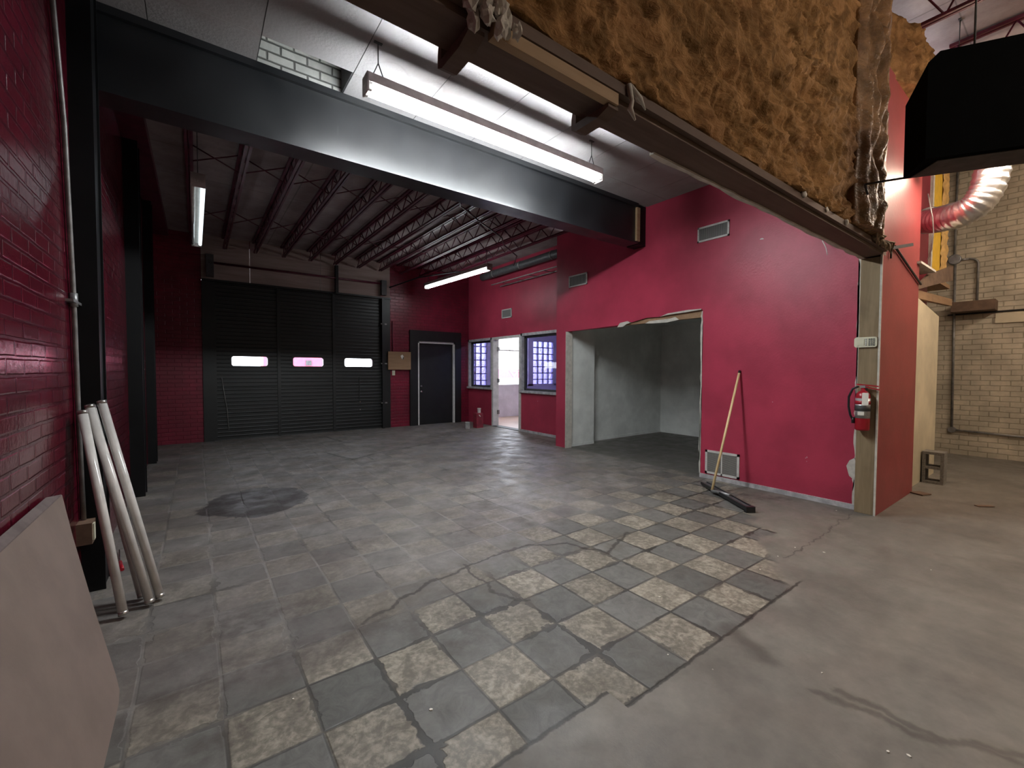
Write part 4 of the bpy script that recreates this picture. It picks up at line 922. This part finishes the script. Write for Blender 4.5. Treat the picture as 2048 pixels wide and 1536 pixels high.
tubes = [((-.355, 3.215, .02), (-.535, 3.455, 1.17), 'unlit white lamp tube leaning on the column, leftmost at its foot'),
         ((-.290, 3.41, .02), (-.520, 3.60, 1.19), 'unlit white lamp tube hidden behind the others at the column'),
         ((-.245, 3.29, .02), (-.512, 3.50, 1.20), 'unlit white lamp tube leaning on the column, between the outer two at its foot'),
         ((-.200, 3.335, .02), (-.465, 3.54, 1.22), 'unlit white lamp tube leaning on the column, rightmost and crossing in front')]
for a, b, lab in tubes:
    a, b = Vector(a), Vector(b); d = (b-a).normalized(); t = thing('lamp_tube', lab, 'lamp tube', a, 'spare lamp tubes leaning on the column')
    gl = MB().tube([a+d*.02, b-d*.02], .0225, 18).make('glass', m_tubeglass, t)
    for p, q in ((a, a+d*.022), (b-d*.022, b)): MB().tube([p, q], .0228, 18).make('end_cap', m_brass, gl)
t = thing('leaning_board', 'large taupe board leaning against the brick wall at the left edge', 'board', (-.4, 1.9, 0))
nrm = Vector((.79, 0, .27)).normalized()
pts = [(-.287, .2, 0), (-.287, 2.40, 0), (-.292, 2.475, .012), (-.31, 2.53, .06), (-.40, 2.70, .32), (-.50, 2.93, .60), (-.56, 3.09, .77), (-.56, .2, .77)]
MB().solid(pts, nrm*-.022).make('face_panel', m_boardpanel, t)
MB().solid([(-.56, .2, .775), (-.56, 3.08, .775), (-.585, 2.93, .80), (-.585, .2, .80)], (0, 0, -.02)).make('top_edge', m_boardedge, t)
t = thing('screwdriver', 'small red-handled tool on the floor by the column', 'tool', (-.46, 4.2, 0))
MB().tube([(-.44, 3.98, .012), (-.47, 4.15, .012)], .012, 8).make('handle', m_exred, t)
MB().tube([(-.47, 4.15, .012), (-.50, 4.40, .02)], .005, 6).make('shaft', m_chrome, t)

# ================================================================ things near the office
t = thing('paint_can', 'open metal can on the floor left of the red box', 'can', (5.2, 8.86, 0))
MB().lathe([(.060, 0), (.060, .02), (.058, .15), (.062, .155), (.062, .16), (.055, .16), (.055, .02)], (5.22, 8.87, 0), 24).make('body', mat_plain('tin', (.5, .5, .48), .35, .3), t)
t = thing('red_box', 'tall narrow brick red box standing by the office wall', 'box', (5.57, 8.95, 0))
MB().box(5.47, 5.66, 8.86, 9.02, 0, .36).make('box_body', mat_plain('brick_red_card', (.22, .02, .035), .6), t)
MB().prism([(5.53, .335), (5.56, .315), (5.585, .28), (5.57, .275), (5.54, .30)], 1, 8.852, 8.86).make('scuff_label', m_tag, t)
tag(MB().lathe([(.038, .36), (.040, .37), (.044, .465), (.047, .47), (.047, .478), (.036, .478)], (5.59, 8.94, 0), 20).make('paper_cup', m_whitemetal), 'white cup standing on the tall red box', 'cup')

# paint chips
chips = [(3.91,1.2),(3.2,1.36),(2.84,1.57),(2.33,.71),(3.54,1.38),(2.04,.41),(2.08,.36),(1.86,1.21),(4.18,.64),(.76,1.59),(.31,1.99),(2.3,1.56),(3.83,1.37),(5.2,1.5)]
rnd = random.Random(8); src = None
for x, y in chips:
    if src is None:
        src = MB().prism([(x-.012, y-.006), (x+.004, y-.009), (x+.013, y+.002), (x+.003, y+.009), (x-.010, y+.005)], 2, 0, .004).make('paint_chip', m_tag)
        tag(src, 'tiny white paint chip lying on the floor', 'paint chip', 'paint chips on the floor'); c = src
    else: c = src.copy(); COL.objects.link(c)
    c.location = (x, y, 0); c.rotation_euler.z = rnd.uniform(0, 6); k = rnd.uniform(.3, .65); c.scale = (k, k, 1)
tag(MB().solid([(6.66, 1.24, .003), (6.78, 1.16, .003), (6.74, 1.05, .003), (6.60, 1.10, .003)], (0, 0, .012)).make('bark_scrap', m_brownsheet), 'dark scrap lying at the corner of the cream panel', 'scrap')
tag(MB().solid([(6.58, .70, .003), (6.70, .60, .003), (6.67, .56, .003), (6.55, .66, .003)], (0, 0, .006)).make('wood_sliver', m_brownsheet), 'brown sliver on the concrete before the cinder block', 'scrap')
